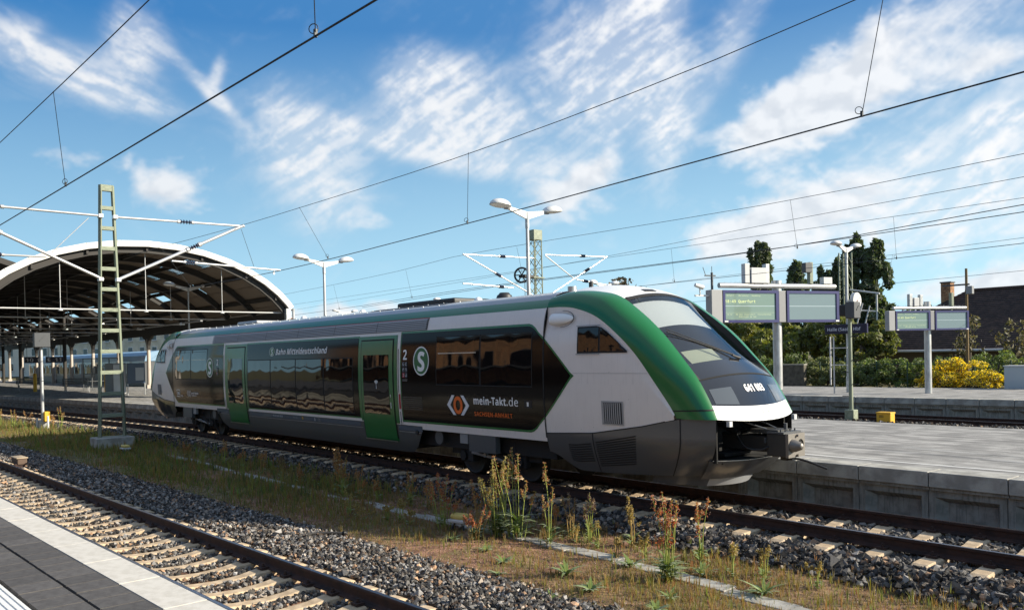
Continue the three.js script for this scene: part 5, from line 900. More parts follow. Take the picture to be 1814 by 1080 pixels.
// shunting signals seen from behind, on slim masts with footholds
function signalPost(label, pos, h, boxW, boxH, lit) {
  const S = thing('signal_post', label, 'signal', pos, 0);
  mesh('mast', merge([cyl(0.062, 0.075, h, 12, 0, h / 2, 0), rbox(0.34, 0.5, 0.34, 0.03, 0, 0.18, 0)]), lit ? M.zinc : M.greenSteel, S);
  const b = mesh('signal_box', merge([rbox(0.34, boxH, boxW, 0.03, 0.12, h + boxH / 2 - 0.1, 0), box(0.02, 0.03, boxW * 0.5, 0.30, h + boxH * 0.45, 0, 0.8)]), M.darkGrey, S);
  mesh('signal_hood', rbox(0.3, boxH * 0.7, boxW * 0.85, 0.05, -0.15, h + boxH / 2 - 0.1, 0), M.black, S);
  for (let k = 0; k < 6; k++) mesh('foothold', box(0.34, 0.025, 0.03, k % 2 ? 0.14 : -0.14, 0.9 + k * (h - 1.2) / 6, 0), M.black, S);
  return S;
}
{
  const s1 = signalPost('slim signal post with grey box top and yellow box, in the sunny grass', [-22.2, -0.45, 3.3], 3.9, 0.66, 0.66, true);
  mesh('junction_box', rbox(0.28, 0.46, 0.24, 0.04, 0.30, 0.62, -0.1), M.yellow, s1); mesh('cable_guard', merge([cyl(0.05, 0.05, 0.7, 10, 0.42, 0.3, -0.12), cyl(0.05, 0.05, 0.6, 10, -0.2, 0.25, 0.2)]), M.lightGrey, s1);
  const s2 = signalPost('green signal post with footholds between the far tracks', [6.58, -0.05, -16.3], 3.72, 0.46, 0.58, false);
  mesh('ladder', merge([rod(V(-0.45, 1.0, 0.3), V(-0.45, 3.0, 0.3), 0.025), rod(V(-0.58, 1.3, 0.3), V(-0.58, 3.0, 0.3), 0.03), box(0.6, 0.03, 0.03, -0.3, 2.6, 0.2), box(0.6, 0.03, 0.03, -0.3, 2.0, 0.2)]), M.lightGrey, s2);
  const y = thing('trackside_box', 'yellow trackside box with small black print', 'equipment box', [7.8, -0.06, -16.3]);
  mesh('housing', rbox(0.50, 0.40, 0.36, 0.06, 0, 0.18, 0), M.yellow, y); mesh('lid', rbox(0.52, 0.06, 0.38, 0.025, 0, 0.37, 0), M.yellow, y);
  for (let k = 0; k < 3; k++) mesh('print_line', box(0.16, 0.012, 0.004, -0.06, 0.29 - k * 0.03, 0.183), M.black, y);
}
// magnets and cables in the foreground
function trackMagnet(label, pos, turn) {
  const t = thing('trackside_magnet', label, 'track magnet', pos, turn, null);
  mesh('cap', (() => { const g = new RoundedBoxGeometry(0.30, 0.10, 0.20, 3, 0.045); g.translate(0, 0.26, 0); return g; })(), M.paleYellow, t);
  mesh('tray', merge([rbox(0.36, 0.06, 0.24, 0.02, 0, 0.19, 0), box(0.2, 0.05, 0.16, 0, 0.14, 0)]), M.lightGrey, t);
  mesh('foot', merge([cyl(0.03, 0.04, 0.16, 8, 0.06, 0.06, 0), box(0.06, 0.14, 0.1, -0.1, 0.06, 0)]), M.darkGrey, t);
  mesh('cable', wire([V(-0.02, 0.16, 0.1), V(-0.1, 0.02, 0.16), V(-0.35, -0.02, 0.2), V(-0.75, 0.01, 0.12), V(-1.0, -0.02, 0.05)], 0.018, 24), M.black, t);
  return t;
}
trackMagnet('yellow-capped axle counter box beside the tall red sorrel', [9.80, -0.47, 3.28], 0.2);
trackMagnet('yellow-capped axle counter box by the mast foundation', [-7.9, -0.45, 3.72], 0.1);
{
  const p = thing('rail_magnet', 'brown flat-topped magnet box beside the near rail', 'track magnet', [-6.9, -0.44, 6.95], NA);
  mesh('housing', rbox(0.75, 0.18, 0.26, 0.03, 0, 0.17, 0), std([0.10, 0.065, 0.045], 0.7), p); mesh('lid', rbox(0.80, 0.03, 0.30, 0.01, 0, 0.275, 0), std([0.42, 0.33, 0.22], 0.7), p); mesh('bracket', box(0.1, 0.12, 0.3, 0.3, 0.06, 0.05), M.rust, p);
  mesh('cable', wire([V(0.4, 0.12, -0.1), V(0.9, 0.06, -0.35), V(1.7, 0.05, -0.75), V(2.6, 0.04, -1.3)], 0.02, 20), M.black, p);
  const h = thing('rubber_hose', 'black hose lying on the sunny ballast', 'hose', [0, 0, 0]);
  mesh('hose', wire([V(8.75, -0.43, 5.88), V(8.57, -0.37, 5.64), V(8.55, -0.365, 5.48), V(8.64, -0.37, 5.22), V(8.81, -0.385, 4.98)], 0.026, 24), std([0.03, 0.027, 0.025], 0.6), h); mesh('hose_end', cyl(0.034, 0.034, 0.06, 12, 8.83, -0.385, 4.95, 1.2, 0.4), M.black, h);
}

// ------------------------------------------------------------------ furniture under the shed
{
  const sign = (label, pos, w, text) => {
    const s = thing('platform_sign', label, 'sign', pos, Math.PI / 2);
    mesh('board', rbox(w, 0.52, 0.12, 0.01), M.navy, s);
    const c = document.createElement('canvas'); c.width = 256; c.height = 96; const g = c.getContext('2d'); g.fillStyle = '#0e1028'; g.fillRect(0, 0, 256, 96); g.fillStyle = '#e0e0e4'; g.font = '76px sans-serif'; g.textBaseline = 'middle'; fitText(g, text, 14, 50, 228, '76px sans-serif');
    const t = new THREE.CanvasTexture(c); t.colorSpace = THREE.SRGBColorSpace; t.magFilter = THREE.LinearFilter;
    mesh('lettering', at(new THREE.PlaneGeometry(w * 0.97, 0.48), 0, 0, 0.065), new THREE.MeshStandardMaterial({ map: t, roughness: 0.5 }), s);
    mesh('hanger', merge([rod(V(-w * 0.35, 0.26, 0), V(-w * 0.35, 1.7, 0), 0.02), rod(V(w * 0.35, 0.26, 0), V(w * 0.35, 1.7, 0), 0.02)]), M.darkGrey, s);
  };
  sign('hanging blue platform sign whose number comes before its letter', [-60, 3.0, -3.5], 1.35, '10  E');
  sign('hanging blue platform sign whose letter comes before its number', [-60, 3.0, -5.15], 1.4, 'E  11');
  const cab = thing('switch_cabinet', 'tall grey cabinet on the platform behind the ladder mast', 'cabinet', [-34.9, 0.563, -3.3]);
  mesh('body', rbox(1.7, 2.0, 0.8, 0.03, 0, 1.0, 0), M.midGrey, cab); mesh('door', box(0.03, 1.8, 0.7, 0.865, 1.0, 0), M.lightGrey, cab); mesh('plinth', box(1.75, 0.12, 0.85, 0, 0.06, 0), M.darkGrey, cab);
  const inf = thing('timetable_stand', 'blue timetable board on two thin legs on the platform', 'notice board', [-33.4, 0.563, -4.1], Math.PI / 2);
  for (const x of [-0.5, 0.5]) mesh('leg', cyl(0.03, 0.03, 2.0, 8, x, 1.0, 0), M.zinc, inf); mesh('panel', rbox(1.05, 1.25, 0.07, 0.02, 0, 1.35, 0), std([0.03, 0.05, 0.09], 0.3), inf); mesh('poster', at(new THREE.PlaneGeometry(0.5, 0.8), 0.2, 1.3, 0.04), std([0.3, 0.32, 0.34], 0.6), inf);
  for (const [x, z, l] of [[-44, -3.2, 'dark slatted double bench on the platform beside the glass panel'], [-53, -1.9, 'dark slatted double bench on the platform beside the yellow post']]) {
    const b = thing('platform_bench', l, 'bench', [x, 0.563, z], Math.PI / 2);
    for (let k = 0; k < 4; k++) { mesh('seat_slat', box(1.8, 0.03, 0.1, 0, 0.45, -0.15 + k * 0.12), M.darkGrey, b); }
    for (let k = 0; k < 4; k++) mesh('back_slat', box(1.8, 0.09, 0.03, 0, 0.58 + k * 0.12, -0.24 - k * 0.03), M.darkGrey, b);
    for (const s of [-0.75, 0.75]) mesh('leg', merge([box(0.06, 0.45, 0.06, s, 0.22, 0.15), box(0.06, 0.9, 0.06, s, 0.5, -0.22)]), M.midGrey, b);
  }
  for (const [x, z, l] of [[-49.5, -1.6, 'yellow post on the platform near the slatted benches'], [-42, -4.6, 'yellow post behind the bench by the glass panel']]) { const p = thing('yellow_post', l, 'post', [x, 0.563, z]); mesh('shaft', cyl(0.13, 0.13, 1.25, 14, 0, 0.62, 0), M.yellow, p); mesh('cap', at(new THREE.SphereGeometry(0.13, 14, 6, 0, Math.PI * 2, 0, Math.PI / 2), 0, 1.245, 0), M.yellow, p); }
  const sh = thing('glass_shelter', 'glazed wind screen with dark frame grid on the platform', 'shelter', [-46.5, 0.563, -5.4], Math.PI / 2);
  for (let k = 0; k < 5; k++) mesh('frame_post', box(0.06, 2.4, 0.06, -1.2 + k * 0.6, 1.2, 0), M.darkGrey, sh);
  for (const y of [0.15, 0.7, 1.25, 1.8, 2.38]) mesh('frame_rail', box(2.46, 0.05, 0.05, 0, y, 0), M.darkGrey, sh);
  for (let k = 0; k < 4; k++) mesh('pane', at(new THREE.PlaneGeometry(0.54, 2.2), -0.9 + k * 0.6, 1.27, 0), phys([0.8, 0.85, 0.85], 0.05, { transmission: 1, thickness: 0 }), sh);
  // parked train with blue roof
  const pt = thing('parked_train', 'parked train with pale blue roof edge behind the shed columns', 'train', [-78, 0, -11.6]);
  mesh('body', (() => { const g = outline([[-1.4, 0.35], [1.4, 0.35], [1.43, 1.6], [1.40, 2.7], [-1.40, 2.7], [-1.43, 1.6]], 46); g.rotateY(Math.PI / 2); g.translate(-20, 0, 0); return g; })(), phys([0.10, 0.105, 0.11], 0.3, { clearcoat: 0.4 }), pt);
  mesh('roof', (() => { const g = outline([[-1.41, 2.7], [1.41, 2.7], [1.3, 3.15], [0.9, 3.45], [0, 3.6], [-0.9, 3.45], [-1.3, 3.15]], 46.2); g.rotateY(Math.PI / 2); g.translate(-20.1, 0, 0); return g; })(), phys([0.20, 0.32, 0.45], 0.4, {}), pt);
  mesh('lower_stripe', box(46, 0.32, 0.02, 3, 1.1, 1.435), std([0.24, 0.23, 0.22], 0.5), pt);
  for (let k = 0; k < 20; k++) mesh('window', box(1.7, 0.95, 0.02, -18.6 + k * 2.25, 2.05, 1.435), MT.glass, pt);
  for (const x of [-14, -6, 6, 18]) mesh('door', box(1.3, 2.0, 0.03, x, 1.6, 1.44), std([0.16, 0.05, 0.05], 0.4), pt);
  for (const x of [-16, 0, 16, 22]) mesh('bogie', box(2.6, 0.6, 2.0, x, 0.4, 0), MT.bogie, pt);
}
// ------------------------------------------------------------------ houses
function windowGrid(parent, cols, rows, x0, y0, dx, dy, w, h, z, turn) {
  for (let r = 0; r < rows; r++) for (let c = 0; c < cols; c++) { const f = mesh('window', box(w, h, 0.10, x0 + c * dx, y0 + r * dy, z), M.white, parent); mesh('pane', box(w - 0.16, h - 0.16, 0.06, x0 + c * dx, y0 + r * dy, z + 0.035), MT.glass, f); mesh('sill', box(w + 0.2, 0.08, 0.22, x0 + c * dx, y0 + r * dy - h / 2 - 0.06, z + 0.06), M.lightGrey, f); }
}
{
  const b1 = thing('cream_building', 'cream plastered building with rows of windows behind the shed columns', 'building', [-122, 0, -31], 0.35);
  mesh('wall', metric(box(46, 8.2, 12, 0, 4.1, -6), 0.2), M.plaster, b1); mesh('roof', (() => { const g = outline([[-6.6, 0], [6.6, 0], [3.5, 1.2], [-3.5, 1.2]], 47); g.rotateY(Math.PI / 2); g.translate(-23.5, 8.2, -6); return g; })(), std([0.20, 0.09, 0.05], 0.8), b1); mesh('cornice', box(46.6, 0.35, 0.5, 0, 8.1, 0.1), M.plaster, b1);
  windowGrid(b1, 15, 3, -21, 1.8, 3, 2.6, 1.2, 1.6, 0.03);
  const b2 = thing('grey_white_building', 'pale long low building behind the shed columns and containers', 'building', [-190, 0, -34], 0.5);
  mesh('wall', metric(box(60, 8.6, 12, 0, 4.3, -6), 0.2), std([0.55, 0.53, 0.47], 0.9), b2); mesh('roof', (() => { const g = outline([[-6.6, 0], [6.6, 0], [0, 2.6]], 61); g.rotateY(Math.PI / 2); g.translate(-30.5, 8.6, -6); return g; })(), std([0.22, 0.10, 0.07], 0.8), b2);
  windowGrid(b2, 16, 2, -27, 2.2, 3.6, 3.4, 1.3, 1.8, 0.03);
  // freight wagons in the sidings
  for (const [x, c, l] of [[-78, [0.22, 0.21, 0.20], 'grey box container in the sidings beyond the shed'], [-92, [0.30, 0.09, 0.07], 'red box container in the sidings beyond the shed'], [-106, [0.45, 0.44, 0.42], 'pale box container in the sidings beyond the shed']]) {
    const w = thing('container', l, 'container', [x, 0.2, -21.5]); mesh('box_body', box(12, 2.6, 2.4, 0, 2.2, 0), std(c, 0.7), w);
    for (let k = 0; k < 24; k++) mesh('corrugation', box(0.2, 2.4, 0.06, -5.75 + k * 0.5, 2.2, 1.21), std(c, 0.7), w); mesh('wagon_frame', box(12.4, 0.3, 2.2, 0, 0.75, 0), M.darkGrey, w);
  }
  // house with the dark tiled roof, right; its eaves run along the line, hipped at the left end
  const h = thing('tiled_house', 'low house with broad dark tiled hipped roof behind the yellow bush', 'house', [0, 0, 0]);
  const tileM = [0, 1, 2].map((k) => std([0.85 + k * 0.15, 0.85 + k * 0.13, 0.85 + k * 0.1], 0.85, { map: T.tile }));
  const ex0 = -6.9, ez = -41.5, ey = 2.35, rx0 = -1.55, rz = -47.2, ry = 6.15, XR = 34;
  mesh('wall', box(XR + 5.6, 2.6, 9.5, (XR - 6.2) / 2 + 0.2, 1.15, -47), std([0.20, 0.155, 0.115], 0.9), h);
  const courses = 30; const R = rng(44);
  for (let k = 0; k < courses; k++) {
    const a = k / courses, b = (k + 1.15) / courses, q = (t) => [lerp(ex0, rx0, t), lerp(ey, ry, t), lerp(ez, rz, t)];
    const A = q(a), B = q(Math.min(1, b)), lift = 0.035;
    const p = [], quad = (c, d, e, f) => p.push(...c, ...d, ...e, ...c, ...e, ...f);
    quad([A[0], A[1] + lift, A[2] + 0.02], [XR, A[1] + lift, A[2] + 0.02], [XR, B[1], B[2]], [B[0], B[1], B[2]]);
    quad([A[0], A[1] - 0.03, A[2] + 0.02], [XR, A[1] - 0.03, A[2] + 0.02], [XR, A[1] + lift, A[2] + 0.02], [A[0], A[1] + lift, A[2] + 0.02]);
    const zb = (t) => lerp(-52.9, rz, t); quad([A[0], A[1] + lift, zb(a)], [A[0], A[1] + lift, A[2]], [B[0], B[1], B[2]], [B[0], B[1], zb(b)]);
    const g = new THREE.BufferGeometry(); g.setAttribute('position', new THREE.Float32BufferAttribute(p, 3)); g.computeVertexNormals(); mesh(k ? `tile_course_${String(k).padStart(3, '0')}` : 'tile_course', metric(g, 0.5), tileM[(R() * 3) | 0], h);
  }
  mesh('rear_slope', (() => { const g = new THREE.BufferGeometry(); g.setAttribute('position', new THREE.Float32BufferAttribute([ex0, ey, -52.9, rx0, ry, rz, XR, ry, rz, ex0, ey, -52.9, XR, ry, rz, XR, ey, -52.9], 3)); g.computeVertexNormals(); return metric(g, 0.5); })(), tileM[0], h);
  mesh('ridge_tiles', cyl(0.13, 0.13, XR - rx0, 8, (XR + rx0) / 2, ry + 0.02, rz, 0, 0, Math.PI / 2), tileM[1], h);
  mesh('gutter', cyl(0.08, 0.08, XR - ex0, 8, (XR + ex0) / 2, ey - 0.08, ez + 0.1, 0, 0, Math.PI / 2), M.lightGrey, h); mesh('downpipe', cyl(0.05, 0.05, 2.0, 8, ex0 + 0.9, 1.3, ez + 0.35), M.zinc, h);
  const ch = mesh('chimney', metric(box(0.62, 1.5, 0.6, -2.45, 6.0, -46.6), 1), std([1, 1, 1], 0.9, { map: T.brick }), h); mesh('chimney_cap', box(0.72, 0.08, 0.7, -2.45, 6.78, -46.6), M.darkGrey, ch);
  mesh('roof_aerial', merge([rod(V(3.2, 6.1, -47), V(3.2, 7.0, -47), 0.05), box(1.6, 0.05, 0.05, 3.2, 6.9, -47), box(0.9, 0.05, 0.05, 3.2, 6.65, -47)]), M.midGrey, h);
  // concrete block, cabinet and fence at the edge of the far platform
  const bl = thing('concrete_wall_stub', 'short dark concrete wall stub beside the display board pole', 'wall', [-4.35, 0.42, -30.6]); mesh('block', metric(rbox(1.6, 1.25, 0.3, 0.02, 0, 0.62, 0), 1), std([0.35, 0.33, 0.3], 0.95, { map: T.wall }), bl); mesh('coping', box(1.66, 0.06, 0.36, 0, 1.27, 0), M.wall, bl);
  const cb = thing('grey_cabinet', 'pale grey cabinet at the edge of the far platform beside the bushes', 'cabinet', [7.6, 0.42, -30.3]); mesh('body', rbox(1.7, 1.12, 0.8, 0.02, 0, 0.58, 0), std([0.40, 0.44, 0.46], 0.5), cb); mesh('roof_plate', rbox(1.78, 0.05, 0.88, 0.015, 0, 1.16, 0), M.lightGrey, cb); mesh('door_gap', box(0.015, 0.95, 0.01, 0.0, 0.58, 0.402), M.black, cb);
  const pole = thing('wooden_pole', 'thin brown pole rising from the yellow bush', 'pole', [4.0, 0.42, -33]); mesh('shaft', cyl(0.06, 0.08, 6.0, 10, 0, 3.0, 0), std([0.16, 0.11, 0.05], 0.9), pole); mesh('cross_arm', box(1.3, 0.08, 0.08, -0.5, 5.2, 0), M.darkGrey, pole); mesh('pole_box', rbox(0.3, 0.4, 0.25, 0.02, 0.2, 4.9, 0.1), M.midGrey, pole);
  const fe = thing('wire_fence', 'dark green post and rail fence between the bushes', 'fence', [0, 0.42, -31.2]); for (let k = 0; k < 9; k++) mesh('post', cyl(0.04, 0.04, 1.4, 8, -3 + k * 1.6, 0.7, 0), std([0.02, 0.05, 0.03], 0.6), fe); for (const y of [0.5, 1.25]) mesh('rail', cyl(0.02, 0.02, 13, 6, 3.4, y, 0, 0, 0, Math.PI / 2), std([0.02, 0.05, 0.03], 0.6), fe);
  // distant gantry by the poplars
  const gt = thing('gantry_mast', 'dark lattice mast with slanting pale arms before the poplars', 'mast', [-8.2, 0, -44]);
  for (const sx of [-0.3, 0.3]) for (const sz of [-0.3, 0.3]) mesh('leg', rod(V(sx, 0, sz), V(sx, 9.2, sz), 0.06, 0.06, 4), M.greenSteel, gt);
  for (let k = 0; k < 14; k++) mesh('brace', merge([rod(V(-0.3, k * 0.65, 0.3), V(0.3, k * 0.65 + 0.65, 0.3), 0.03, 0.03, 4), rod(V(0.3, k * 0.65, -0.3), V(0.3, k * 0.65 + 0.65, 0.3), 0.03, 0.03, 4)]), M.greenSteel, gt);
  mesh('arm', merge([rod(V(0.3, 6.6, 0), V(2.4, 6.2, 0), 0.06), rod(V(2.2, 6.2, 0), V(2.2, 3.6, 0), 0.06), rod(V(0.4, 5.2, 0), V(2.2, 5.0, 0), 0.05), rod(V(0.7, 3.6, 0.2), V(1.3, 5.6, 0.2), 0.05), rod(V(1.3, 3.6, 0.2), V(1.8, 5.4, 0.2), 0.05), rod(V(3.2, 3.8, 0.2), V(4.2, 5.2, 0.2), 0.05)]), M.lightGrey, gt);
  // brick station building on the camera's side, sunlit, mirrored in the black panels
  const st = thing('brick_station_building', 'long brown brick building across the near platform, mirrored in the railcar windows', 'building', [-6, -0.2, 34], Math.PI);
  mesh('wall', metric(box(110, 10, 10, 0, 5, -5), 0.4), std([1, 1, 1], 0.9, { map: T.brick }), st); mesh('roof', box(112, 0.5, 12, 0, 10.2, -5), M.darkGrey, st);
  for (let k = 0; k < 22; k++) { const f = mesh('window', box(2.2, 3.4, 0.2, -50 + k * 4.8, 4.6, 0.0), M.darkGrey, st); mesh('pane', box(1.9, 3.1, 0.1, -50 + k * 4.8, 4.6, 0.08), MT.glass, f); mesh('pier', box(0.6, 9.6, 0.35, -52.4 + k * 4.8, 4.8, 0.1), std([1, 1, 1], 0.9, { map: T.brick }), st); }
  mesh('canopy', box(108, 0.25, 5, 0, 3.4, 2.6), M.darkGrey, st);
}
// ------------------------------------------------------------------ vegetation
function leafCloud(n, place, size, color, R) {   // many small two-triangle leaves
  const p = new Float32Array(n * 18), c = new Float32Array(n * 18), nn = new Float32Array(n * 18);
  const a = V(0, 0, 0), b = V(0, 0, 0), nrm = V(0, 0, 0);
  for (let i = 0; i < n; i++) {
    const o = place(R), s = size * (0.6 + 0.8 * R());
    a.set(R() - 0.5, R() - 0.5, R() - 0.5).normalize(); b.set(R() - 0.5, R() - 0.5, R() - 0.5); b.addScaledVector(a, -a.dot(b)).normalize(); nrm.crossVectors(b, a);
    const k = color(o, R), q = [[-s, 0], [0, s * 0.55], [s, 0], [-s, 0], [s, 0], [0, -s * 0.55]];
    q.forEach(([u, v], j) => { const e = i * 18 + j * 3; p[e] = o[0] + a.x * u + b.x * v; p[e + 1] = o[1] + a.y * u + b.y * v; p[e + 2] = o[2] + a.z * u + b.z * v; c[e] = k[0]; c[e + 1] = k[1]; c[e + 2] = k[2]; nn[e] = nrm.x; nn[e + 1] = nrm.y; nn[e + 2] = nrm.z; });
  }
  const g = new THREE.BufferGeometry(); g.setAttribute('position', new THREE.BufferAttribute(p, 3)); g.setAttribute('normal', new THREE.BufferAttribute(nn, 3)); g.setAttribute('color', new THREE.BufferAttribute(c, 3)); return g;
}
const leafM = phys([1, 1, 1], 0.95, { vertexColors: true, transmission: 0.5, thickness: 0, side: THREE.DoubleSide });
const petalM = phys([1, 1, 1], 0.95, { vertexColors: true, transmission: 0.6, thickness: 0, side: THREE.DoubleSide });
const hue = (base, R, v = 0.5) => { const k = 1 - v / 2 + v * R(); const t = (R() - 0.5) * 0.25; return [base[0] * k * (1 + t), base[1] * k, base[2] * k * (1 - t)]; };
function clumped(R, lobes, spread = 0.95) { const l = lobes[(R() * lobes.length) | 0]; let x, y, z, d; do { x = R() * 2 - 1; y = R() * 2 - 1; z = R() * 2 - 1; d = x * x + y * y + z * z; } while (d > 1); const k = Math.pow(d, -0.18) * spread; return [l[0] + x * l[3] * k, l[1] + y * l[4] * k, l[2] + z * l[3] * k]; }
function tree(name, label, pos, h, rad, base, n, size, seed, shape, group, category = 'tree') {
  const R = rng(seed), t = thing(name, label, category, pos, 0, group), lobes = [];
  if (shape === 'poplar') for (let k = 0; k < 70; k++) { const f = k / 70, y = h * (0.10 + 0.88 * f), w = rad * Math.pow(Math.sin(Math.PI * clamp(0.10 + 0.88 * f)), 0.6) * 0.72, a = R() * 6.28; const o = 0.35 + 0.75 * R(); lobes.push([Math.cos(a) * w * o, y, Math.sin(a) * w * o, 0.30 * rad * (0.5 + 0.7 * R()) * (1 - 0.55 * f * f), h * (0.035 + 0.04 * R())]); }
  else if (shape === 'bush') for (let k = 0; k < 38; k++) { const a = R() * 6.28, d = Math.sqrt(R()) * rad * 0.8; const q = 0.6 + 0.7 * R(); lobes.push([Math.cos(a) * d * 1.08, h * (0.15 + 0.72 * R() * (1 - (d / rad) ** 2 * 0.5)), Math.sin(a) * d * 0.75, rad * 0.2 * q, h * 0.15 * q]); }
  else for (let k = 0; k < 30; k++) { const a = R() * 6.28, e = R(), d = Math.sqrt(R()) * rad * 0.78; lobes.push([Math.cos(a) * d, h * (0.38 + 0.55 * e * (1 - 0.5 * (d / rad) ** 2)), Math.sin(a) * d, rad * 0.26, h * 0.085]); }
  const br = [rod(V(0, 0, 0), V(0.1, h * 0.55, 0), shape === 'bush' ? 0.05 : rad * 0.075 + 0.05, 0.04, 7)];
  for (const l of lobes.filter((_, i) => i % 3 === 0)) br.push(rod(V(0.05, l[1] * 0.55, 0), V(l[0] * 0.9, l[1], l[2] * 0.9), 0.035 + rad * 0.008, 0.012, 5));
  mesh('trunk', merge(br), M.bark, t);
  const c = mesh('crown', leafCloud(n, (r) => clumped(r, lobes), size, (o, r) => hue(base, r, 0.7), R), leafM, t); c.userData.kind = 'stuff';
  return t;
}
{
  const pop = 'dark poplars on the skyline';
  tree('poplar_tree', 'narrow dark poplar rising behind the loudspeakers of the big display board', [-39.5, 0, -81], 16.2, 2.4, [0.08, 0.112, 0.026], 5979, 0.30, 301, 'poplar', pop);
  tree('poplar_tree', 'narrow dark poplar rising behind the loudspeakers of the big display board', [-38.0, 0, -80], 15.9, 1.9, [0.08, 0.112, 0.026], 4830, 0.30, 302, 'poplar', pop);
  tree('poplar_tree', 'small dark poplar tip between the two display boards', [-33.5, 0, -80], 13.2, 2.2, [0.08, 0.115, 0.026], 4830, 0.30, 303, 'poplar', pop);
  tree('poplar_tree', 'broad dark poplar behind the platform clock', [-15.8, 0, -60], 12.5, 2.0, [0.075, 0.108, 0.024], 8049, 0.25, 304, 'poplar', pop);
  tree('poplar_tree', 'broad dark poplar behind the platform clock', [-14.2, 0, -60.5], 11.9, 1.9, [0.08, 0.112, 0.024], 8049, 0.25, 305, 'poplar', pop);
  tree('poplar_tree', 'broad dark poplar behind the platform clock', [-17.8, 0, -61], 10.6, 1.7, [0.08, 0.112, 0.026], 5750, 0.25, 306, 'poplar', pop);
  tree('poplar_tree', 'broad dark poplar behind the platform clock', [-19.4, 0, -61], 10.2, 1.6, [0.08, 0.115, 0.026], 5175, 0.25, 307, 'poplar', pop);
  for (const [x, z, h, r, sd] of [[-22.5, -58, 7.2, 3.0, 361], [-11.5, -58, 6.8, 2.8, 362], [-27, -62, 7.6, 3.2, 363], [-8.2, -56, 6.0, 2.6, 364]]) tree('background_tree', 'rounded green tree standing below the dark poplars', [x, 0, z], h, r, [0.075, 0.11, 0.022], 4600, 0.22, sd, 'round', 'green trees below the poplars');
  const yg = 'yellow-green trees behind the display board';
  const lt = 'sunlit yellow-green tree below the big display board';
  tree('broadleaf_tree', lt, [-12.6, 0.3, -38.5], 5.1, 2.3, [0.17, 0.19, 0.018], 5200, 0.17, 311, 'round', yg);
  tree('broadleaf_tree', lt, [-9.4, 0.3, -37.5], 4.9, 2.2, [0.18, 0.20, 0.018], 5200, 0.17, 312, 'round', yg);
  tree('broadleaf_tree', lt, [-6.8, 0.3, -39], 4.7, 2.0, [0.16, 0.18, 0.018], 4600, 0.17, 313, 'round', yg);
  tree('broadleaf_tree', 'tree with bare pale stems next to the station name sign', [-4.2, 0.3, -39.5], 4.2, 1.7, [0.14, 0.16, 0.02], 2600, 0.16, 314, 'round');
  tree('broadleaf_tree', 'thin brownish tree top showing over the railcar cab roof', [-33.3, 0, -50], 10.6, 3.6, [0.075, 0.06, 0.025], 1500, 0.26, 315, 'round');
  const bu = 'green bushes along the far platform edge';
  for (const [x, z, h, r, s, l] of [[-2.6, -31.2, 1.45, 1.1, 321, 'low green bush at the end of the concrete wall stub'], [-0.8, -31.4, 1.75, 1.3, 322, 'olive green bush by the fence between signal post and yellow broom'], [0.9, -31.8, 1.75, 1.4, 323, 'olive green bush by the fence between signal post and yellow broom'], [-3.6, -32.4, 1.9, 1.3, 324, 'green bush right behind the concrete wall stub'], [-5.6, -32.6, 2.1, 1.4, 325, 'green bush right behind the concrete wall stub'], [-7.6, -32.8, 2.0, 1.4, 326, 'green bush showing between railcar nose and thick board pole'], [6.9, -32.8, 1.7, 1.5, 327, 'green bush behind the pale grey cabinet'], [4.9, -34.2, 2.2, 1.8, 329, 'tall green bush behind the yellow broom below the tiled roof'], [2.4, -33.0, 1.9, 1.4, 331, 'green bush touching the near side of the yellow broom'], [-1.8, -34.5, 1.8, 1.6, 333, 'green bush below the wall of the tiled house']]) tree('green_bush', l, [x, 0.35, z], h, r, s % 3 === 0 ? [0.16, 0.185, 0.04] : s % 3 === 1 ? [0.12, 0.165, 0.03] : [0.14, 0.195, 0.028], 3800, 0.075, s, 'bush', bu, 'bush');
  for (const [x, z, h, s] of [[5.5, -38.6, 4.4, 341], [7.9, -38.2, 3.9, 342]]) tree('sapling', 'slim sapling with sparse yellow-brown leaves before the tiled roof', [x - 3.6, 0.4, z], h, 1.1, [0.12, 0.105, 0.03], 330, 0.12, s, 'round', 'saplings before the tiled roof');
  // broom in flower
  {
    const R = rng(350), t = thing('broom_bush', 'bright yellow flowering broom bush on the far platform edge', 'bush', [4.35, 0.38, -31.0]), lobes = [];
    for (let k = 0; k < 60; k++) { const x = (R() * 2 - 1) * 2.0, e = Math.sqrt(Math.max(0, 1 - (x / 2.15) ** 2)); const q = 0.5 + 0.8 * R(); lobes.push([x, 0.2 + R() * 1.25 * e, (R() * 2 - 1) * 0.8 * e, 0.30 * q, 0.17 * q]); }
    mesh('stems', merge(lobes.map((l) => rod(V(l[0] * 0.25, 0, l[2] * 0.3), V(l[0], l[1], l[2]), 0.02, 0.008, 5))), M.bark, t);
    const fl = mesh('blossom', leafCloud(9500, (r) => clumped(r, lobes, 1.12), 0.045, (o, r) => hue([0.86, 0.66, 0.006], r, 0.35), R), petalM, t); fl.userData.kind = 'stuff';
    const fo = mesh('foliage', leafCloud(2400, (r) => clumped(r, lobes, 0.85), 0.06, (o, r) => hue([0.11, 0.115, 0.02], r, 0.6), R), leafM, t); fo.userData.kind = 'stuff';
  }
}
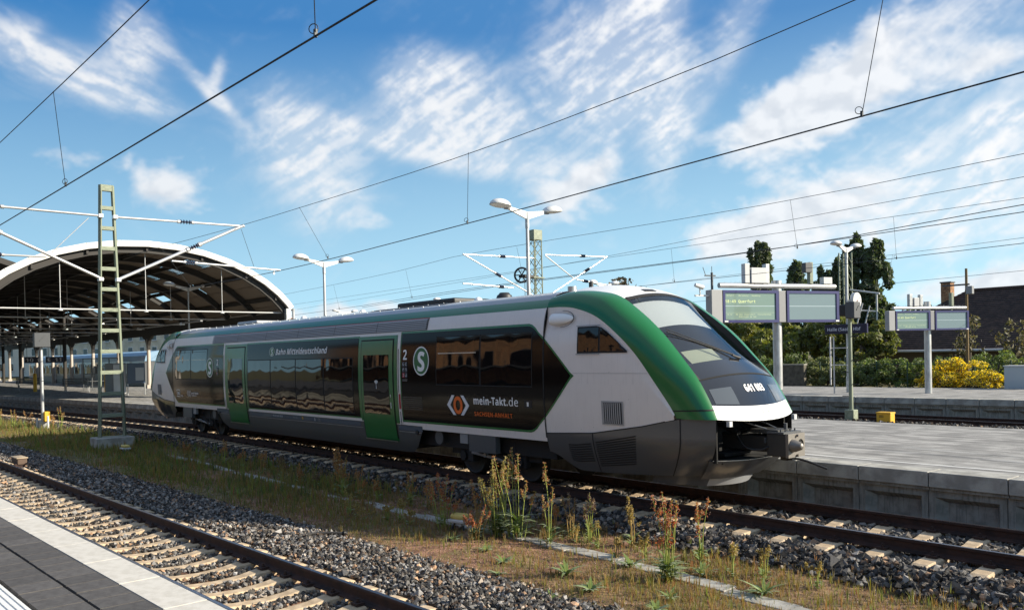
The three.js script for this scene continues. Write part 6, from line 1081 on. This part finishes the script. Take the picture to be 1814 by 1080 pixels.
// grass: blades in tufts, uncountable
{
  const R = rng(401), tuft = (n, lean) => { const p = [], ix = []; for (let k = 0; k < n; k++) { const a = R() * 6.28, d = R() * 0.035, h = 0.6 + 0.4 * R(), w = 0.02 + 0.016 * R(), l = lean * R(), cx = Math.cos(a), cz = Math.sin(a), b = p.length / 3; p.push(cx * d - cz * w, 0, cz * d + cx * w, cx * d + cz * w, 0, cz * d - cx * w, cx * (d + l * 0.4) - cz * w * 0.7, h * 0.6, cz * (d + l * 0.4) + cx * w * 0.7, cx * (d + l * 0.4) + cz * w * 0.7, h * 0.6, cz * (d + l * 0.4) - cx * w * 0.7, cx * (d + l), h, cz * (d + l)); ix.push(b, b + 1, b + 3, b, b + 3, b + 2, b + 2, b + 3, b + 4); } const g = new THREE.BufferGeometry(); g.setAttribute('position', new THREE.Float32BufferAttribute(p, 3)); g.setIndex(ix); g.computeVertexNormals(); return g; };
  const kinds = [tuft(7, 0.35), tuft(9, 0.7), tuft(5, 0.2)], lots = kinds.map(() => []);
  const grassM = phys([1, 1, 1], 0.95, { transmission: 0.5, thickness: 0, side: THREE.DoubleSide });
  for (let i = 0; i < 170000; i++) {
    const q = R(), x = 18 - 60 * Math.pow(q, 1.45), z = 1.6 + bend(x) + R() * 4.4;
    const zn = z - zNear(x), zt = z - bend(x); if (zn > -1.85 || zt < 1.65) continue;
    const patch = fbm(x * 0.55, z * 0.8, 4, 91), left = sstep(8.5, 2, x), keep = lerp(sstep(0.40, 0.60, patch) * 0.55 + 0.35, 0.18 + 0.6 * sstep(0.38, 0.62, patch), left);
    const trough = Math.abs(z - troughZ(x)) < 0.13 && x > -6;
    if (R() > keep || (trough && R() > 0.16)) continue;
    const s = (0.045 + 0.10 * R() * R() + (R() > 0.96 ? 0.14 : 0)) * (0.56 + 0.42 * left) * (zn > -2.3 ? 0.7 : 1), dry = R() * (0.62 + 0.38 * left);
    const c = dry < (0.30 - 0.12 * left) ? [0.34, 0.22, 0.06] : dry < 0.66 ? [0.27, 0.24, 0.03] : dry < 0.9 ? [0.13, 0.16, 0.02] : [0.22, 0.28, 0.025];
    lots[(R() * 3) | 0].push([x, groundY(x, z) - 0.005, z, s, c.map((v) => v * (0.7 + 0.5 * R()))]);
  }
  // low moss-like dry cover in the sunny part
  const mm = new THREE.Matrix4(), qq = new THREE.Quaternion(), e = new THREE.Euler();
  lots.forEach((l, k) => { const im = new THREE.InstancedMesh(kinds[k], grassM, l.length); im.name = numbered('grass'); im.userData = { kind: 'stuff', label: 'short dry and green grass between the tracks', category: 'grass' }; l.forEach(([x, y, z, s, c], i) => { qq.setFromEuler(e.set(0, R() * 6.3, 0)); im.setMatrixAt(i, mm.compose(V(x, y, z), qq, V(s * 1.1, s * 1.6, s * 1.1))); im.setColorAt(i, col(...c)); }); scene.add(im); });
  // crumbs of dry moss and gravel on the bare ground
  const crumb = new THREE.TetrahedronGeometry(1, 0), cl = [];
  for (let i = 0; i < 26000; i++) { const q = R(), x = 17 - 16 * q, z = 1.75 + R() * 3.9, zn = z - zNear(x); if (zn > -1.8) continue; const k = R(); cl.push([x, groundY(x, z) + 0.002, z, 0.006 + 0.010 * R(), k < 0.5 ? [0.20, 0.12, 0.085] : k < 0.8 ? [0.24, 0.17, 0.075] : k < 0.92 ? [0.34, 0.25, 0.2] : [0.15, 0.15, 0.04]]); }
  const im = new THREE.InstancedMesh(crumb, std([1, 1, 1], 0.95), cl.length); im.name = 'ground_litter'; im.userData = { kind: 'stuff', label: 'reddish grit and dry moss crumbs on the ground', category: 'grit' };
  cl.forEach(([x, y, z, s, c], i) => { qq.setFromEuler(e.set(R() * 6, R() * 6, R() * 6)); im.setMatrixAt(i, mm.compose(V(x, y, z), qq, V(s * 1.5, s * 0.8, s))); im.setColorAt(i, col(...c)); }); scene.add(im);
}
// sorrel and other tall weeds: each plant a thing
{
  const stemM = std([0.26, 0.30, 0.06], 0.8), stemR = std([0.30, 0.20, 0.06], 0.8);
  function blade(p0, dir, L, w, bend2) { const s = V(-dir.z, 0, dir.x), p = []; const at2 = (t) => p0.clone().addScaledVector(V(dir.x, 0, dir.z), L * t * (0.45 + 0.5 * t)).add(V(0, L * (0.75 * t - bend2 * t * t), 0)); const W = (t) => w * Math.sin(Math.PI * Math.min(1, 0.12 + t * 0.88)); let a = at2(0), wa = W(0); for (let k = 1; k <= 4; k++) { const b = at2(k / 4), wb = W(k / 4); const A1 = a.clone().addScaledVector(s, wa), A2 = a.clone().addScaledVector(s, -wa), B1 = b.clone().addScaledVector(s, wb), B2 = b.clone().addScaledVector(s, -wb); p.push(...A1.toArray(), ...A2.toArray(), ...B2.toArray(), ...A1.toArray(), ...B2.toArray(), ...B1.toArray()); a = b; wa = wb; } const g = new THREE.BufferGeometry(); g.setAttribute('position', new THREE.Float32BufferAttribute(p, 3)); g.computeVertexNormals(); return g; }
  function weed(label, x, z, h, stems, spread, heads, leaves, seed, group, name = 'sorrel_plant') {
    if (x > -10) { x = 21.344 + (x - 21.344) * 0.9516; z = 11.845 + (z - 11.845) * 0.9516; }
    const R = rng(seed), y = groundY(x, z) - 0.02, t = thing(name, label, 'weed', [x, y, z], 0, group), sg = [], tips = [];
    for (let k = 0; k < stems; k++) {
      const a = R() * 6.28, d = spread * (0.15 + 0.85 * R()), H = h * (0.5 + 0.5 * R()) * (k === 0 ? 1.05 : 1), b = V(Math.cos(a) * d * 0.35, 0, Math.sin(a) * d * 0.35), m = V(Math.cos(a) * d * 0.6, H * 0.5, Math.sin(a) * d * 0.6), e = V(Math.cos(a) * d + (R() - 0.5) * 0.1, H, Math.sin(a) * d + (R() - 0.5) * 0.1);
      sg.push(rod(b, m, 0.0075, 0.006, 5), rod(m, e, 0.006, 0.003, 5)); tips.push([m, e, H]);
      if (R() > 0.45) { const o = m.clone().lerp(e, 0.3), e2 = o.clone().add(V((R() - 0.5) * 0.22, H * 0.22, (R() - 0.5) * 0.22)); sg.push(rod(o, e2, 0.004, 0.0025, 4)); tips.push([o.clone().lerp(e2, 0.3), e2, H * 0.5]); }
    }
    mesh('stems', merge(sg), R() > 0.5 ? stemM : stemR, t);
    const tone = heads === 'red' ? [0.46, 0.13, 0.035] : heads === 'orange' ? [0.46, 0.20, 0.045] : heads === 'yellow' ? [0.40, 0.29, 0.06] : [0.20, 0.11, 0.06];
    const n = tips.length * 64;
    const c = mesh('seed_heads', leafCloud(n, (r) => { const [m, e, H] = tips[(r() * tips.length) | 0], f = 0.40 + 0.62 * Math.pow(r(), 0.8), w = 0.026 * (1.25 - f) * (0.7 + H); const whorl = Math.round(f * 12) / 12 * 0.6 + f * 0.4; const o = m.clone().lerp(e, whorl); return [o.x + (r() - 0.5) * 2 * w * 1.6, o.y + (r() - 0.5) * 0.03, o.z + (r() - 0.5) * 2 * w * 1.6]; }, 0.015, (o, r) => hue(r() < 0.22 ? [0.34, 0.27, 0.06] : tone, r, 0.7), R), petalM, t); c.userData.kind = 'stuff';
    if (leaves) { const lg = []; for (let k = 0; k < leaves; k++) { const a = R() * 6.28, d = V(Math.cos(a), 0, Math.sin(a)); lg.push(blade(V(d.x * 0.03, 0.02 + R() * h * 0.22, d.z * 0.03), d, h * (0.10 + 0.16 * R()), 0.014 + 0.016 * R(), 0.25 + 0.35 * R())); } mesh('leaves', merge(lg.map((g) => { g.setAttribute('uv', new THREE.Float32BufferAttribute(new Float32Array(g.attributes.position.count * 2), 2)); return g; })), MT.leafGreen ?? (MT.leafGreen = phys([0.16, 0.24, 0.035], 0.8, { transmission: 0.45, thickness: 0 })), t); }
    return t;
  }
  weed('tall sorrel clump with many yellow-orange heads beside the yellow-capped box', 10.2, 2.78, 1.42, 15, 0.42, 'yellow', 110, 501);
  weed('tall sorrel clump leaning from the same leafy base as the biggest sorrel', 10.55, 2.62, 1.45, 9, 0.40, 'orange', 80, 502);
  weed('sorrel with dense red heads close beside the yellow-capped box', 8.95, 3.02, 0.95, 13, 0.36, 'red', 14, 503);
  weed('sorrel with reddest heads growing by the concrete trough lids', 14.05, 2.95, 1.15, 12, 0.17, 'red', 110, 504);
  weed('brownish yellow sorrel standing at the foot of the ballast', 12.35, 1.75, 0.82, 6, 0.10, 'yellow', 14, 505);
  weed('two thin sorrel stems in the ballast below the rail guard', 13.75, 1.85, 0.98, 4, 0.12, 'red', 18, 506);
  weed('lowest yellow sorrel near the two thin red stems', 13.0, 2.2, 0.5, 5, 0.12, 'yellow', 12, 507);
  weed('single tall sorrel with branching top near the biggest sorrel clump', 11.25, 2.55, 1.30, 3, 0.10, 'orange', 16, 508);
  weed('short leafy sorrel with red heads in front of the biggest clump', 10.05, 3.15, 0.62, 9, 0.30, 'red', 60, 509);
  weed('sparse low sorrel between yellow-capped box and biggest clump', 9.7, 2.75, 0.95, 6, 0.22, 'orange', 20, 510);
  const shade = 'weeds in the shadow of the railcar', sl = 'brownish tall weed in the shadow beside the railcar track';
  const R = rng(520);
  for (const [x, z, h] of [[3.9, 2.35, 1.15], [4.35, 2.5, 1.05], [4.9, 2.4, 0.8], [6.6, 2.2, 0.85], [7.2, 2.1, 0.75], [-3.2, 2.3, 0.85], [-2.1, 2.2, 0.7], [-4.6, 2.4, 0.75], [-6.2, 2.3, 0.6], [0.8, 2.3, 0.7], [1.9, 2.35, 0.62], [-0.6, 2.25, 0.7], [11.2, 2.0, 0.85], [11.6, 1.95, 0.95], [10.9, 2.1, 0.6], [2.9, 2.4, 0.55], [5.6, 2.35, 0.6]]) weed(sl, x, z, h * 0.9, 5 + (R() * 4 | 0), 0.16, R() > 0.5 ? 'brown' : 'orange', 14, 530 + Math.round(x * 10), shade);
  const sm = 'thin yellowish weed stalks at the edge of the shadow';
  for (const [x, z, h] of [[7.6, 3.35, 0.42], [7.9, 3.25, 0.5], [8.3, 3.3, 0.42], [6.5, 3.55, 0.5], [6.9, 3.6, 0.35], [7.3, 3.7, 0.32], [11.5, 2.15, 0.4], [12.0, 2.2, 0.45], [14.9, 2.0, 0.45], [15.6, 1.9, 0.35], [12.7, 2.5, 0.35], [14.5, 2.15, 0.5]]) weed(sm, x, z, h, 4, 0.10, 'yellow', 10, 600 + Math.round(x * 10), 'thin weed stalks at the shadow edge', 'weed_stalks');
  const lw = 'sorrel in the sunny grass around the signal post with yellow box';
  for (const [x, z, h] of [[-20.5, 3.2, 0.9], [-21.5, 2.7, 1.1], [-23.5, 3.6, 0.9], [-24.5, 4.1, 1.0], [-26, 4.4, 1.1], [-27.5, 4.6, 0.8], [-25.2, 4.9, 1.2]]) weed(lw, x, z, h, 5, 0.2, 'orange', 10, 700 + Math.round(-x * 10), 'sorrel around the signal post with yellow box');
  // leafy rosettes on the red ground
  for (const [x, z, s] of [[12.9, 3.75, 0.30], [13.7, 4.1, 0.22], [11.7, 3.9, 0.2], [13.2, 2.75, 0.26], [14.6, 3.6, 0.2], [12.2, 4.4, 0.16], [14.2, 2.4, 0.25], [10.9, 3.6, 0.18], [9.9, 3.5, 0.16], [15.3, 2.6, 0.3], [13.5, 4.6, 0.2], [14.8, 4.1, 0.22]]) {
    const xx = 21.344 + (x - 21.344) * 0.9516, zz = 11.845 + (z - 11.845) * 0.9516, R2 = rng(800 + Math.round(x * 31)), t = thing('leaf_rosette', 'small green leaf rosette on the sunny reddish ground', 'weed', [xx, groundY(xx, zz) - 0.01, zz], 0, 'leaf rosettes on the reddish ground');
    const lg = []; for (let k = 0; k < 22; k++) { const a = R2() * 6.28; const g = blade(V(0, 0.01, 0), V(Math.cos(a), 0, Math.sin(a)), s * (0.6 + 0.6 * R2()), 0.016 + 0.012 * R2(), 0.2 + 0.4 * R2()); g.setAttribute('uv', new THREE.Float32BufferAttribute(new Float32Array(g.attributes.position.count * 2), 2)); lg.push(g); }
    mesh('leaves', merge(lg), MT.leafGreen, t); mesh('stalks', merge([rod(V(0, 0, 0), V(0.02, s * 0.9, 0.01), 0.004, 0.002, 4), rod(V(0, 0, 0), V(-0.03, s * 0.7, 0.02), 0.004, 0.002, 4)]), stemM, t);
  }
}
renderer.render(scene, camera);
